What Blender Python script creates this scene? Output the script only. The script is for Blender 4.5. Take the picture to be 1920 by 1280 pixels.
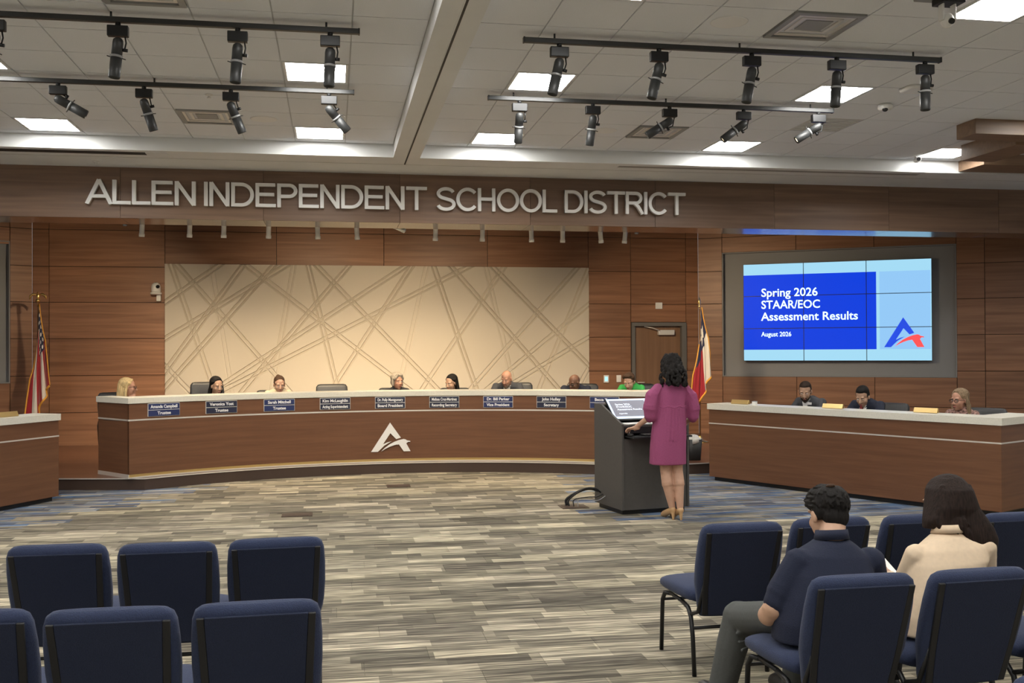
import bpy, bmesh, math, random
from mathutils import Vector, Matrix, Euler, Quaternion
random.seed(7)
R = math.radians
SC = bpy.context.scene
COL = SC.collection
for _o in list(bpy.data.objects):
    bpy.data.objects.remove(_o, do_unlink=True)

# ------------------------------------------------------------------ camera
CAM_H = 1.75
FOCAL = 1900.0                      # focal length in pixels of a 1920 wide frame
cam_d = bpy.data.cameras.new('camera')
cam_d.sensor_fit = 'HORIZONTAL'; cam_d.sensor_width = 36.0
cam_d.lens = 36.0 * FOCAL / 1920.0
cam_d.clip_start = 0.05; cam_d.clip_end = 200
cam = bpy.data.objects.new('camera', cam_d); COL.objects.link(cam)
_yaw, _pit, _rol = R(10.0025), R(0.4533), R(-0.2747)
_fw = Vector((math.sin(_yaw)*math.cos(_pit), math.cos(_yaw)*math.cos(_pit), math.sin(_pit)))
_r0 = Vector((math.cos(_yaw), -math.sin(_yaw), 0)); _u0 = _r0.cross(_fw)
_rt = _r0*math.cos(_rol) + _u0*math.sin(_rol); _up = _rt.cross(_fw)
_m = Matrix((_rt, _up, -_fw)).transposed().to_4x4(); _m.translation = (0, 0, CAM_H)
cam.matrix_world = _m
SC.camera = cam

# ------------------------------------------------------------------ world, exposure
world = bpy.data.worlds.new('world'); SC.world = world; world.use_nodes = True
_bg = world.node_tree.nodes['Background']
_bg.inputs[0].default_value = (1.0, 0.98, 0.95, 1); _bg.inputs[1].default_value = 0.3
SC.view_settings.view_transform = 'Standard'; SC.view_settings.look = 'None'
SC.view_settings.gamma = 1.0; SC.view_settings.use_curve_mapping = False
SC.view_settings.exposure = 0.0

LAMP_E = 35.0        # ceiling panels (emission strength)
SPOT_W = 240.0        # each small spot under the wooden header, in watts
TRACK_W = 85.0      # each lit lamp on the two front tracks, in watts
SCREEN_E = 1.0

# ------------------------------------------------------------------ materials
MATS = {}
def _new(name):
    m = bpy.data.materials.new(name); m.use_nodes = True
    nt = m.node_tree; b = nt.nodes['Principled BSDF']
    MATS[name] = m
    return m, nt, b
def plain(name, col, rough=0.6, metal=0.0, noise=0.0, nscale=30.0, bump=0.0, spec=None, coat=0.0, sheen=0.0):
    m, nt, b = _new(name)
    b.inputs['Base Color'].default_value = (*col, 1)
    b.inputs['Roughness'].default_value = rough
    b.inputs['Metallic'].default_value = metal
    if spec is not None: b.inputs['Specular IOR Level'].default_value = spec
    if coat: b.inputs['Coat Weight'].default_value = coat
    if sheen: b.inputs['Sheen Weight'].default_value = sheen
    if noise or bump:
        tc = nt.nodes.new('ShaderNodeTexCoord'); n = nt.nodes.new('ShaderNodeTexNoise')
        n.inputs['Scale'].default_value = nscale; n.inputs['Detail'].default_value = 4
        nt.links.new(tc.outputs['Object'], n.inputs['Vector'])
        if noise:
            mp = nt.nodes.new('ShaderNodeMapRange')
            mp.inputs[1].default_value = .3; mp.inputs[2].default_value = .7
            mp.inputs[3].default_value = 1-noise; mp.inputs[4].default_value = 1+noise
            nt.links.new(n.outputs[0], mp.inputs[0])
            mx = nt.nodes.new('ShaderNodeVectorMath'); mx.operation = 'SCALE'
            mx.inputs[0].default_value = col
            nt.links.new(mp.outputs[0], mx.inputs['Scale'])
            nt.links.new(mx.outputs[0], b.inputs['Base Color'])
        if bump:
            bp = nt.nodes.new('ShaderNodeBump'); bp.inputs['Strength'].default_value = bump
            bp.inputs['Distance'].default_value = .01
            nt.links.new(n.outputs[0], bp.inputs['Height']); nt.links.new(bp.outputs[0], b.inputs['Normal'])
    return m
def emit(name, col, strength):
    m, nt, b = _new(name)
    b.inputs['Base Color'].default_value = (*[min(1, c) for c in col], 1)
    b.inputs['Emission Color'].default_value = (*col, 1); b.inputs['Emission Strength'].default_value = strength
    return m
def wood(name, c1, c2, grain=16.0, rough=0.45, along=0, vary=0.16, coat=0.0):
    """veneer: long streaks along one object axis, each board a little different"""
    m, nt, b = _new(name); N = nt.nodes; L = nt.links
    tc = N.new('ShaderNodeTexCoord'); oi = N.new('ShaderNodeObjectInfo')
    off = N.new('ShaderNodeVectorMath'); off.operation = 'SCALE'; off.inputs[0].default_value = (37, 23, 51)
    L.new(oi.outputs['Random'], off.inputs['Scale'])
    ad = N.new('ShaderNodeVectorMath'); ad.operation = 'ADD'
    L.new(tc.outputs['Object'], ad.inputs[0]); L.new(off.outputs[0], ad.inputs[1])
    hz_ = along == 'h'
    mp = N.new('ShaderNodeMapping'); s = [grain]*3
    if hz_: s = [grain*.045, grain*.045, grain]
    else: s[along] = grain*0.045
    mp.inputs['Scale'].default_value = s; L.new(ad.outputs[0], mp.inputs['Vector'])
    n1 = N.new('ShaderNodeTexNoise'); n1.inputs['Scale'].default_value = 1.0; n1.inputs['Detail'].default_value = 6; n1.inputs['Distortion'].default_value = 0.6
    L.new(mp.outputs[0], n1.inputs['Vector'])
    mp2 = N.new('ShaderNodeMapping'); s2 = [grain*.22]*3
    if hz_: s2 = [grain*.03, grain*.03, grain*.22]
    else: s2[along] = grain*0.03
    mp2.inputs['Scale'].default_value = s2; L.new(ad.outputs[0], mp2.inputs['Vector'])
    n2 = N.new('ShaderNodeTexNoise'); n2.inputs['Scale'].default_value = 1.0; n2.inputs['Detail'].default_value = 3
    L.new(mp2.outputs[0], n2.inputs['Vector'])
    av = N.new('ShaderNodeMath'); av.operation = 'ADD'; L.new(n1.outputs[0], av.inputs[0]); h2 = N.new('ShaderNodeMapRange'); h2.inputs[3].default_value = .44; h2.inputs[4].default_value = .56; L.new(n2.outputs[0], h2.inputs[0]); L.new(h2.outputs[0], av.inputs[1])
    cr = N.new('ShaderNodeMapRange'); cr.inputs[1].default_value = .76; cr.inputs[2].default_value = 1.24
    L.new(av.outputs[0], cr.inputs[0])
    mx = N.new('ShaderNodeMix'); mx.data_type = 'RGBA'
    mx.inputs['A'].default_value = (*c1, 1); mx.inputs['B'].default_value = (*c2, 1)
    L.new(cr.outputs[0], mx.inputs['Factor'])
    vr = N.new('ShaderNodeMapRange'); vr.inputs[3].default_value = 1-vary; vr.inputs[4].default_value = 1+vary
    L.new(oi.outputs['Random'], vr.inputs[0])
    sc = N.new('ShaderNodeVectorMath'); sc.operation = 'SCALE'
    L.new(mx.outputs['Result'], sc.inputs[0]); L.new(vr.outputs[0], sc.inputs['Scale'])
    L.new(sc.outputs[0], b.inputs['Base Color'])
    b.inputs['Roughness'].default_value = rough
    if coat: b.inputs['Coat Weight'].default_value = coat; b.inputs['Coat Roughness'].default_value = .25
    return m
wood('wall_wood', (.195, .088, .042), (.36, .172, .088), grain=15, vary=.15)
wood('header_wood', (.14, .080, .050), (.24, .145, .094), grain=15)
wood('desk_wood', (.128, .054, .026), (.182, .082, .040), grain=26, vary=.03, rough=.38, along='h')
wood('floor_wood', (.14, .058, .030), (.22, .10, .055), grain=12, rough=.3)
wood('door_wood', (.16, .085, .045), (.24, .135, .075), grain=14, along=2)
wood('cloud_wood', (.17, .105, .062), (.27, .17, .105), grain=12)
wood('header_gloss', (.115, .062, .035), (.20, .112, .066), grain=15, rough=.16, coat=.6)
plain('wall_backing', (.02, .012, .008), .9)
plain('riser_brown', (.055, .032, .022), .6)
plain('paint_white', (.74, .745, .74), .7, noise=.02, nscale=3)
plain('paint_beige', (.62, .62, .61), .8)
plain('tile_white', (.78, .80, .84), .9, noise=.05, nscale=160, bump=.15)
plain('tile_gap', (.62, .63, .65), .9)
plain('grid_white', (.80, .80, .80), .5)
plain('slot_black', (.012, .012, .012), .6)
plain('slot_grey', (.30, .29, .27), .6)
plain('relief_cream', (.59, .53, .44), .65)
plain('counter_stone', (.72, .69, .60), .4, noise=.06, nscale=70)
plain('metal_silver', (.78, .76, .72), .35, .45)
plain('sign_silver', (.84, .83, .81), .40, .1)
plain('trim_metal', (.80, .76, .70), .35, .5)
plain('metal_black', (.016, .016, .017), .42, .3)
plain('track_black', (.030, .031, .031), .45)
plain('spot_paint', (.88, .84, .76), .35)
plain('chrome', (.75, .75, .75), .15, 1.0)
plain('brass', (.80, .55, .20), .28, 1.0)
plain('gold_plate', (.72, .52, .22), .35, .85)
plain('gold_fringe', (.75, .36, .05), .7)
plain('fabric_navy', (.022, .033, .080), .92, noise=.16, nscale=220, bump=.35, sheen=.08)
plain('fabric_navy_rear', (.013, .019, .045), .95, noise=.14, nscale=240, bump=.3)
plain('vinyl_black', (.010, .010, .012), .6)
plain('leather_black', (.030, .030, .031), .42, noise=.1, nscale=60, bump=.12)
plain('plastic_black', (.014, .014, .015), .5)
plain('laminate_charcoal', (.080, .074, .069), .55, noise=.05, nscale=40)
plain('plastic_white', (.78, .77, .74), .45)
plain('plastic_grey', (.30, .30, .30), .5)
plain('frame_grey', (.135, .130, .122), .5)
plain('recess_grey', (.28, .28, .285), .75)
plain('plate_blue', (.018, .030, .115), .45)
plain('plate_navy', (.016, .020, .050), .45)
plain('letter_white', (.85, .85, .86), .5)
plain('paper', (.80, .79, .76), .8)
plain('glass_dark', (.02, .02, .02), .1)
emit('lamp_panel', (1.0, .985, .945), LAMP_E)
emit('switch_glow', (.35, .75, 1.0), .8)
emit('spot_lens', (1.0, .78, .5), 6.0)

def carpet():
    m, nt, b = _new('carpet'); N = nt.nodes; L = nt.links
    g = N.new('ShaderNodeNewGeometry'); sp = N.new('ShaderNodeSeparateXYZ'); L.new(g.outputs['Position'], sp.inputs[0])
    def mth(op, a, bb=None):
        n = N.new('ShaderNodeMath'); n.operation = op
        for i, v in enumerate((a, bb)):
            if v is None: continue
            if isinstance(v, (int, float)): n.inputs[i].default_value = v
            else: L.new(v, n.inputs[i])
        return n.outputs[0]
    row = mth('FLOOR', mth('MULTIPLY', sp.outputs['Y'], 8.0))
    wn = N.new('ShaderNodeTexWhiteNoise'); wn.noise_dimensions = '1D'; L.new(row, wn.inputs['W'])
    colx = mth('FLOOR', mth('ADD', mth('MULTIPLY', sp.outputs['X'], 2.1), mth('MULTIPLY', wn.outputs['Value'], 5.0)))
    cb = N.new('ShaderNodeCombineXYZ'); L.new(row, cb.inputs[0]); L.new(colx, cb.inputs[1])
    w2 = N.new('ShaderNodeTexWhiteNoise'); w2.noise_dimensions = '3D'; L.new(cb.outputs[0], w2.inputs['Vector'])
    mp = N.new('ShaderNodeMapping'); mp.inputs['Scale'].default_value = (1.1, 34, 1); L.new(g.outputs['Position'], mp.inputs['Vector'])
    n1 = N.new('ShaderNodeTexNoise'); n1.inputs['Scale'].default_value = 1; n1.inputs['Detail'].default_value = 3; n1.inputs['Roughness'].default_value = .7
    L.new(mp.outputs[0], n1.inputs['Vector'])
    mp3 = N.new('ShaderNodeMapping'); mp3.inputs['Scale'].default_value = (3.5, 80, 1); L.new(g.outputs['Position'], mp3.inputs['Vector'])
    n3 = N.new('ShaderNodeTexNoise'); n3.inputs['Scale'].default_value = 1; n3.inputs['Detail'].default_value = 2
    L.new(mp3.outputs[0], n3.inputs['Vector'])
    def crisp(v, lo, hi, k):
        r = N.new('ShaderNodeMapRange'); r.inputs[1].default_value = lo; r.inputs[2].default_value = hi; r.inputs[3].default_value = -k; r.inputs[4].default_value = k; L.new(v, r.inputs[0]); return r.outputs[0]
    st = mth('ADD', crisp(n1.outputs[0], .42, .60, .22), crisp(n3.outputs[0], .40, .62, .20))
    blk = mth('MULTIPLY', mth('SUBTRACT', w2.outputs['Value'], .5), .52)
    tone = mth('ADD', .46, mth('ADD', blk, st))
    cr = N.new('ShaderNodeValToRGB'); L.new(tone, cr.inputs[0])
    e = cr.color_ramp.elements
    e[0].position = .05; e[0].color = (.090, .080, .064, 1)
    e[1].position = 1.0; e[1].color = (.72, .635, .475, 1)
    k = cr.color_ramp.elements.new(.42); k.color = (.215, .193, .150, 1)
    k = cr.color_ramp.elements.new(.68); k.color = (.385, .340, .255, 1)
    # blue accent yarn in the border planks (stored in the plank colour's alpha)
    oi = N.new('ShaderNodeObjectInfo'); at = N.new('ShaderNodeAttribute'); at.attribute_name = 'plank'
    al = mth('MULTIPLY', oi.outputs['Alpha'], at.outputs['Alpha'])
    mpb = N.new('ShaderNodeMapping'); mpb.inputs['Scale'].default_value = (1.1, 26, 1); mpb.inputs['Location'].default_value = (3, 9, 0)
    L.new(g.outputs['Position'], mpb.inputs['Vector'])
    nb = N.new('ShaderNodeTexNoise'); nb.inputs['Scale'].default_value = 1; nb.inputs['Detail'].default_value = 2; L.new(mpb.outputs[0], nb.inputs['Vector'])
    bl = mth('MULTIPLY', mth('GREATER_THAN', nb.outputs[0], .5), al)
    mx = N.new('ShaderNodeMix'); mx.data_type = 'RGBA'; L.new(bl, mx.inputs['Factor'])
    L.new(cr.outputs[0], mx.inputs['A'])
    crb = N.new('ShaderNodeValToRGB'); L.new(tone, crb.inputs[0])
    crb.color_ramp.elements[0].color = (.025, .045, .12, 1); crb.color_ramp.elements[1].color = (.16, .26, .42, 1)
    L.new(crb.outputs[0], mx.inputs['B'])
    m1 = N.new('ShaderNodeMix'); m1.data_type = 'RGBA'; m1.blend_type = 'MULTIPLY'; m1.inputs['Factor'].default_value = 1
    L.new(mx.outputs['Result'], m1.inputs['A']); L.new(oi.outputs['Color'], m1.inputs['B'])
    m2 = N.new('ShaderNodeMix'); m2.data_type = 'RGBA'; m2.blend_type = 'MULTIPLY'; m2.inputs['Factor'].default_value = 1
    L.new(m1.outputs['Result'], m2.inputs['A']); L.new(at.outputs['Color'], m2.inputs['B'])
    L.new(m2.outputs['Result'], b.inputs['Base Color'])
    b.inputs['Roughness'].default_value = .95; b.inputs['Specular IOR Level'].default_value = .15
    bp = N.new('ShaderNodeBump'); bp.inputs['Strength'].default_value = .35; bp.inputs['Distance'].default_value = .004
    L.new(n3.outputs[0], bp.inputs['Height']); L.new(bp.outputs[0], b.inputs['Normal'])
carpet()

# ------------------------------------------------------------------ mesh helpers
def frame(z, hint=Vector((0, 0, 1))):
    z = Vector(z).normalized()
    if abs(z.dot(hint)) > .98: hint = Vector((1, 0, 0))
    x = hint.cross(z).normalized(); y = z.cross(x)
    return x, y, z
class MB:
    def __init__(s): s.v = []; s.f = []; s.sm = []
    def add(s, vs, fs, smooth=False, M=None):
        o = len(s.v)
        s.v += [tuple(M @ Vector(p)) if M is not None else tuple(p) for p in vs]
        s.f += [tuple(i+o for i in f) for f in fs]; s.sm += [smooth]*len(fs)
        return s
    def box(s, c, d, M=None):
        x, y, z = d[0]/2, d[1]/2, d[2]/2
        vs = [(c[0]+i*x, c[1]+j*y, c[2]+k*z) for k in (-1, 1) for j in (-1, 1) for i in (-1, 1)]
        return s.add(vs, [(0, 2, 3, 1), (4, 5, 7, 6), (0, 1, 5, 4), (2, 6, 7, 3), (0, 4, 6, 2), (1, 3, 7, 5)], False, M)
    def b2(s, x0, x1, y0, y1, z0, z1, M=None):
        return s.box(((x0+x1)/2, (y0+y1)/2, (z0+z1)/2), (x1-x0, y1-y0, z1-z0), M)
    def rings(s, rings, cap=True, smooth=True, M=None, closed=True):
        n = len(rings[0]); vs = [p for r in rings for p in r]; fs = []
        for i in range(len(rings)-1):
            for j in range(n if closed else n-1):
                a, b = i*n+j, i*n+(j+1) % n
                fs.append((a, b, b+n, a+n))
        s.add(vs, fs, smooth, M)
        if cap:
            o = len(s.v)-len(vs)
            s.f += [tuple(o+j for j in reversed(range(n))), tuple(o+(len(rings)-1)*n+j for j in range(n))]; s.sm += [False, False]
        return s
    def cyl(s, p0, p1, r0, r1=None, n=16, M=None, smooth=True):
        if r1 is None: r1 = r0
        p0, p1 = Vector(p0), Vector(p1); x, y, z = frame(p1-p0)
        R_ = [[p+(x*math.cos(2*math.pi*k/n)+y*math.sin(2*math.pi*k/n))*r for k in range(n)] for p, r in ((p0, r0), (p1, r1))]
        return s.rings(R_, True, smooth, M)
    def tube(s, pts, r, n=10, M=None):
        pts = [Vector(p) for p in pts]; rr = r if isinstance(r, (list, tuple)) else [r]*len(pts)
        R_ = []; t0 = (pts[1]-pts[0]).normalized(); x, y, _ = frame(t0)
        for i, p in enumerate(pts):
            t = (pts[min(i+1, len(pts)-1)]-pts[max(i-1, 0)]).normalized()
            q = t0.rotation_difference(t); x = q @ x; y = q @ y; t0 = t
            R_.append([p+(x*math.cos(2*math.pi*k/n)+y*math.sin(2*math.pi*k/n))*rr[i] for k in range(n)])
        return s.rings(R_, True, True, M)
    def ell(s, c, r, M=None, n=16, m=10, rot=None):
        c = Vector(c); vs = []; fs = []
        for i in range(1, m):
            a = math.pi*i/m
            for k in range(n):
                b = 2*math.pi*k/n
                p = Vector((r[0]*math.sin(a)*math.cos(b), r[1]*math.sin(a)*math.sin(b), r[2]*math.cos(a)))
                if rot is not None: p = rot @ p
                vs.append(c+p)
        t = Vector((0, 0, r[2])); t = rot @ t if rot is not None else t
        vs += [c+t, c-t]; T, B = len(vs)-2, len(vs)-1
        for i in range(m-2):
            for k in range(n):
                a, b = i*n+k, i*n+(k+1) % n
                fs.append((a, a+n, b+n, b))
        for k in range(n):
            fs.append((T, k, (k+1) % n)); o = (m-2)*n; fs.append((B, o+(k+1) % n, o+k))
        return s.add(vs, fs, True, M)
    def rcone(s, p0, r0, p1, r1, M=None, n=14):
        """capsule with two radii"""
        p0, p1 = Vector(p0), Vector(p1); x, y, z = frame(p1-p0); R_ = []
        for a in (-80, -50, -20): R_.append((p0+z*(r0*math.sin(R(a))), r0*math.cos(R(a))))
        for a in (20, 50, 80): R_.append((p1+z*(r1*math.sin(R(a))), r1*math.cos(R(a))))
        return s.rings([[p+(x*math.cos(2*math.pi*k/n)+y*math.sin(2*math.pi*k/n))*q for k in range(n)] for p, q in R_], True, True, M)
    def chain(s, pts, M=None):
        for (p, r), (q, t) in zip(pts, pts[1:]): s.rcone(p, r, q, t, M)
        return s
    def lathe(s, prof, c=(0, 0, 0), n=24, M=None):
        return s.rings([[(c[0]+r*math.cos(2*math.pi*k/n), c[1]+r*math.sin(2*math.pi*k/n), c[2]+z) for k in range(n)] for r, z in prof], True, True, M)
    def prism(s, poly, d, M=None):
        """poly in local xz, thickness d along y (front at y=0, back at y=d)"""
        n = len(poly); vs = [(x, 0, z) for x, z in poly]+[(x, d, z) for x, z in poly]
        fs = [tuple(range(n)), tuple(reversed(range(n, 2*n)))]+[(i+n, (i+1) % n+n, (i+1) % n, i) for i in range(n)]
        return s.add(vs, fs, False, M)
    def plan(s, poly, z0, z1, M=None):
        n = len(poly); vs = [(x, y, z0) for x, y in poly]+[(x, y, z1) for x, y in poly]
        fs = [tuple(reversed(range(n))), tuple(range(n, 2*n))]+[(i, (i+1) % n, (i+1) % n+n, i+n) for i in range(n)]
        return s.add(vs, fs, False, M)
    def loft(s, secs, n=24, e=2.4, M=None):
        """secs: (centre, half width vector, half depth vector): super-ellipse rings"""
        R_ = []
        for c, a, b in secs:
            c, a, b = Vector(c), Vector(a), Vector(b); r = []
            for k in range(n):
                t = 2*math.pi*k/n; ct, st = math.cos(t), math.sin(t)
                r.append(c+a*(math.copysign(abs(ct)**(2/e), ct))+b*(math.copysign(abs(st)**(2/e), st)))
            R_.append(r)
        return s.rings(R_, True, True, M)
    def mesh(s, name):
        me = bpy.data.meshes.new(name); me.from_pydata(s.v, [], s.f); me.update()
        me.polygons.foreach_set('use_smooth', s.sm)
        return me
    def build(s, name, mat, parent=None, bevel=0.0, seg=2, fix=True):
        me = s.mesh(name)
        if fix or bevel:
            bm = bmesh.new(); bm.from_mesh(me)
            if bevel:
                bmesh.ops.remove_doubles(bm, verts=bm.verts, dist=1e-5)
                ed = [e for e in bm.edges if len(e.link_faces) == 2 and e.calc_face_angle(0) > R(35)]
                for f in bm.faces: f.smooth = False
                rb = bmesh.ops.bevel(bm, geom=ed, offset=bevel, segments=seg, profile=.6, affect='EDGES', clamp_overlap=True)
                if seg > 1:
                    for f in rb['faces']: f.smooth = True
            bmesh.ops.recalc_face_normals(bm, faces=bm.faces)
            bm.to_mesh(me); bm.free()
        me.materials.append(MATS[mat])
        return link(name, me, parent)
def link(name, data, parent=None):
    o = bpy.data.objects.new(name, data); COL.objects.link(o)
    if parent is not None: o.parent = parent
    return o
def tag(o, label=None, cat=None, group=None, kind=None):
    if label: o['label'] = label
    if cat: o['category'] = cat
    if group: o['group'] = group
    if kind: o['kind'] = kind
    return o
def thing(name, label, cat, loc=(0, 0, 0), rz=0.0, group=None):
    o = link(name, None); o.empty_display_size = .1; o.location = loc; o.rotation_euler = (0, 0, rz)
    return tag(o, label, cat, group)
def kids(o): return [c for c in COL.objects if c.parent == o]
def copy_tree(o, parent=None):
    c = o.copy(); COL.objects.link(c)
    if parent is not None: c.parent = parent
    for ch in list(o.children): copy_tree(ch, c)
    return c
def TM(loc=(0, 0, 0), rz=0.0, rx=0.0, ry=0.0):
    return Matrix.Translation(loc) @ Euler((rx, ry, rz), 'XYZ').to_matrix().to_4x4()
def text_mesh(s, size, extrude=.002, bold=0.0, align='CENTER', squeeze=None):
    cu = bpy.data.curves.new('lettering', 'FONT'); cu.body = s; cu.size = size; cu.extrude = extrude; cu.offset = bold
    cu.align_x = align; cu.resolution_u = 3
    o = link('lettering', cu); bpy.context.view_layer.update()
    me = bpy.data.meshes.new_from_object(o.evaluated_get(bpy.context.evaluated_depsgraph_get()))
    bpy.data.objects.remove(o, do_unlink=True); bpy.data.curves.remove(cu)
    xs = [v.co.x for v in me.vertices]; w = max(xs)-min(xs); k = 1.0
    if squeeze and w > squeeze: k = squeeze/w
    me.transform(Matrix.Diagonal((k, 1, 1, 1)))
    return me
def lettering(s, size, mat, parent, loc, rz=0, rx=R(90), extrude=.002, bold=0.0, align='CENTER', squeeze=None, name='lettering'):
    me = text_mesh(s, size, extrude, bold, align, squeeze); me.materials.append(MATS[mat])
    o = link(name, me, parent); o.location = loc; o.rotation_euler = (rx, 0, rz)
    return o
def remeshed(mb, name, mat, parent=None, voxel=.01, smooth=3, factor=.5):
    """closed shapes run together into one continuous skin"""
    me = mb.mesh(name); o = bpy.data.objects.new(name, me); COL.objects.link(o)
    md = o.modifiers.new('r', 'REMESH'); md.mode = 'VOXEL'; md.voxel_size = voxel; md.use_smooth_shade = True
    if smooth:
        sm = o.modifiers.new('s', 'SMOOTH'); sm.iterations = smooth; sm.factor = factor
    bpy.context.view_layer.update()
    out = bpy.data.meshes.new_from_object(o.evaluated_get(bpy.context.evaluated_depsgraph_get()))
    bpy.data.objects.remove(o, do_unlink=True); bpy.data.meshes.remove(me)
    out.name = name; out.materials.clear(); out.materials.append(MATS[mat])
    out.polygons.foreach_set('use_smooth', [True]*len(out.polygons))
    return link(name, out, parent)
def inframe(p, pad=60):
    v = Vector(p)-Vector((0, 0, CAM_H)); w = v.dot(_fw)
    if w < .3: return None
    x = 960+FOCAL*v.dot(_rt)/w; y = 640-FOCAL*v.dot(_up)/w
    return (w if -pad < x < 1920+pad and -pad < y < 1280+pad else None)

# ================================================================== THE ROOM
X0 = 0.90                       # centre line of the hall
CEIL, SOFF = 4.28, 4.117
HEAD_Y0, HEAD_Y1, HEAD_Z = 13.69, 14.36, 3.465
YW = 18.3
XL, XR = -9.0, 13.6             # side walls
PLAT = .15
DIR = Vector((.8532, -.5216, 0)); ANG = math.atan2(-.5216, .8532)

# ---- floor with carpet planks
fl = MB().b2(XL, XR, -4.2, 19, -.20, -.006).build('floor', 'carpet'); tag(fl, kind='structure')
fl.data.attributes.new('plank', 'FLOAT_COLOR', 'POINT')
for d in fl.data.attributes['plank'].data: d.color = (.5, .5, .5, 0)
PW, PL_ = .25, 1.0
def plank_mesh(): return MB().b2(.0012, PL_-.0012, .0008, PW-.0008, -.006, 0)
pm = plank_mesh().mesh('carpet_plank'); pm.materials.append(MATS['carpet'])
pm.attributes.new('plank', 'FLOAT_COLOR', 'POINT')
for d in pm.attributes['plank'].data: d.color = (1, 1, 1, 1)
def blue_zone(x, y):
    if y < 9.2: return 0.0
    if x < X0 and (x < -1.4-(13.9-y)*.55 and y < 14): return 1.0
    if x > X0 and x > 3.0+abs(y-11.2)*.10 and y > 9.6: return 1.0
    if x > X0 and y > 12.2 and x > 3.4: return 1.0
    return 0.0
cells = []
for j in range(int(-1/PW), int(14.9/PW)):
    y = j*PW; off = (j*.371) % 1.0
    for i in range(-10, 14):
        x = i*PL_+off
        w = inframe((x+.5, y+.12, 0), 160)
        cells.append((x, y, w))
near = sorted([c for c in cells if c[2]], key=lambda c: c[2])
vis = near[:300]; rest = near[300:]+[c for c in cells if not c[2]]
rn = random.Random(3)
def tone(): 
    t = rn.choice((.74, .86, .95, 1.0, 1.05, 1.16)); return (t, t*rn.uniform(.985, 1.0), t*rn.uniform(.95, 1.0))
for x, y, w in vis:
    o = link('carpet_plank', pm, fl); o.location = (x, y, 0); t = tone()
    o.color = (*t, blue_zone(x+.5, y))
rm = MB(); cols = []
for x, y, w in rest:
    rm.b2(x+.0012, x+PL_-.0012, y+.0008, y+PW-.0008, -.006, 0); t = tone(); cols += [(*t, blue_zone(x+.5, y))]*8
ro = rm.build('carpet_planks_far', 'carpet', fl, fix=False); tag(ro, kind='stuff')
at = ro.data.attributes.new('plank', 'FLOAT_COLOR', 'POINT')
for d, c in zip(at.data, cols): d.color = c

# ---- dais platform
ARC = lambda r, a: (X0+r*math.sin(a), 9.08+r*math.cos(a))
front = [(-8.95, 14.35), (-3.42, 13.62)]+[ARC(5.41, R(a)) for a in [-36.9+73.8*k/40 for k in range(41)]]+[(5.22, 13.55), (13.5, 14.6)]
back = [(13.5, 15.0), (12.6, 14.77), (6.82, 18.28), (-5.02, 18.28), (-8.95, 15.88)]
pf = MB().plan(front+back, 0, .138).build('floor_platform', 'riser_brown'); tag(pf, kind='structure')
MB().plan([(x, y+.012) for x, y in front]+back, .138, .15).build('platform_deck', 'floor_wood', pf)
def ribbon(path, z0, z1, t, out):
    """upright strip that follows a path in plan; out = sign of the side it thickens to"""
    n = len(path); P = [Vector((*p, 0)) for p in path]; Q = []
    for i, p in enumerate(P):
        d = (P[min(i+1, n-1)]-P[max(i-1, 0)]).normalized(); nrm = Vector((d.y, -d.x, 0))
        Q.append(p+nrm*t*out)
    vs = []; fs = []
    for p, q in zip(P, Q): vs += [(p.x, p.y, z0), (q.x, q.y, z0), (q.x, q.y, z1), (p.x, p.y, z1)]
    for i in range(n-1):
        for k in range(4):
            a, b = i*4+k, i*4+(k+1) % 4; fs.append((a, b, b+4, a+4))
    fs += [(3, 2, 1, 0), tuple((n-1)*4+k for k in range(4))]
    m = MB(); m.add(vs, fs, False); return m
ribbon(front, .138, .151, .014, 1).build('edge_nosing', 'trim_metal', pf)

# ---- panelled walls
def panel_wall(wall, cells, thick=.02, gap=.009, mat='wall_wood'):
    """cells: (s0, s1, z0, z1) in the wall's own xz plane; wall faces -y"""
    for a, b, c, d in cells:
        MB().b2(a+gap/2, b-gap/2, -thick, 0, c+gap/2, d-gap/2).build('wood_panel', mat, wall, bevel=.0015, seg=1)
ROWS = [.08, .709, 1.34, 1.97, 2.59, 3.20, 3.83, 4.40]
def wall_obj(name, loc, rz, length, z1=4.45, depth=.15):
    o = MB().b2(0, length, .0, depth, 0, z1).build(name, 'wall_backing'); o.location = loc; o.rotation_euler = (0, 0, rz)
    return tag(o, kind='structure')
wb = wall_obj('wall_back', (0, YW+.02, 0), 0, .01)
bm_ = MB()
bm_.b2(-5.02, 5.50, 0, .15, 0, 4.45); bm_.b2(6.56, 6.82, 0, .15, 0, 4.45); bm_.b2(5.50, 6.56, 0, .15, 2.245, 4.45)
wb.data = bm_.mesh('wall_back'); wb.data.materials.append(MATS['wall_backing'])
cells_ = []
CX = [-5.02, -4.75, -2.865, -.98, X0, 2.78, 4.675, 5.49, 6.57, 6.82]
for a, b in zip(CX, CX[1:]):
    for c, d in zip(ROWS, ROWS[1:]):
        if -2.9 < a and b < 4.7:
            if d <= 3.25: continue
            if c < 3.258: c = 3.258
        if a == 5.49:
            if d < 2.25: continue
            if c < 2.25: c = 2.25
        cells_.append((a, b, c, d))
panel_wall(wb, cells_)
def side_panels(wall, h0, h1, extra, length, flip):
    S = [0, h0]+[h0+(h1-h0)*k/3 for k in (1, 2)]+[h1]+extra+[length]
    cells = []
    for a, b in zip(S, S[1:]):
        for c, d in zip(ROWS, ROWS[1:]):
            if a >= h0-1e-6 and b <= h1+1e-6:
                if c >= 1.227 and d <= 3.545: continue
                if c < 1.227 < d: d = 1.227
                if c < 3.545 < d: c = 3.545
            cells.append((a, b, c, d))
    if flip: cells = [(-b, -a, c, d) for a, b, c, d in cells]
    panel_wall(wall, cells)
WR = (6.82, 18.3)
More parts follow.
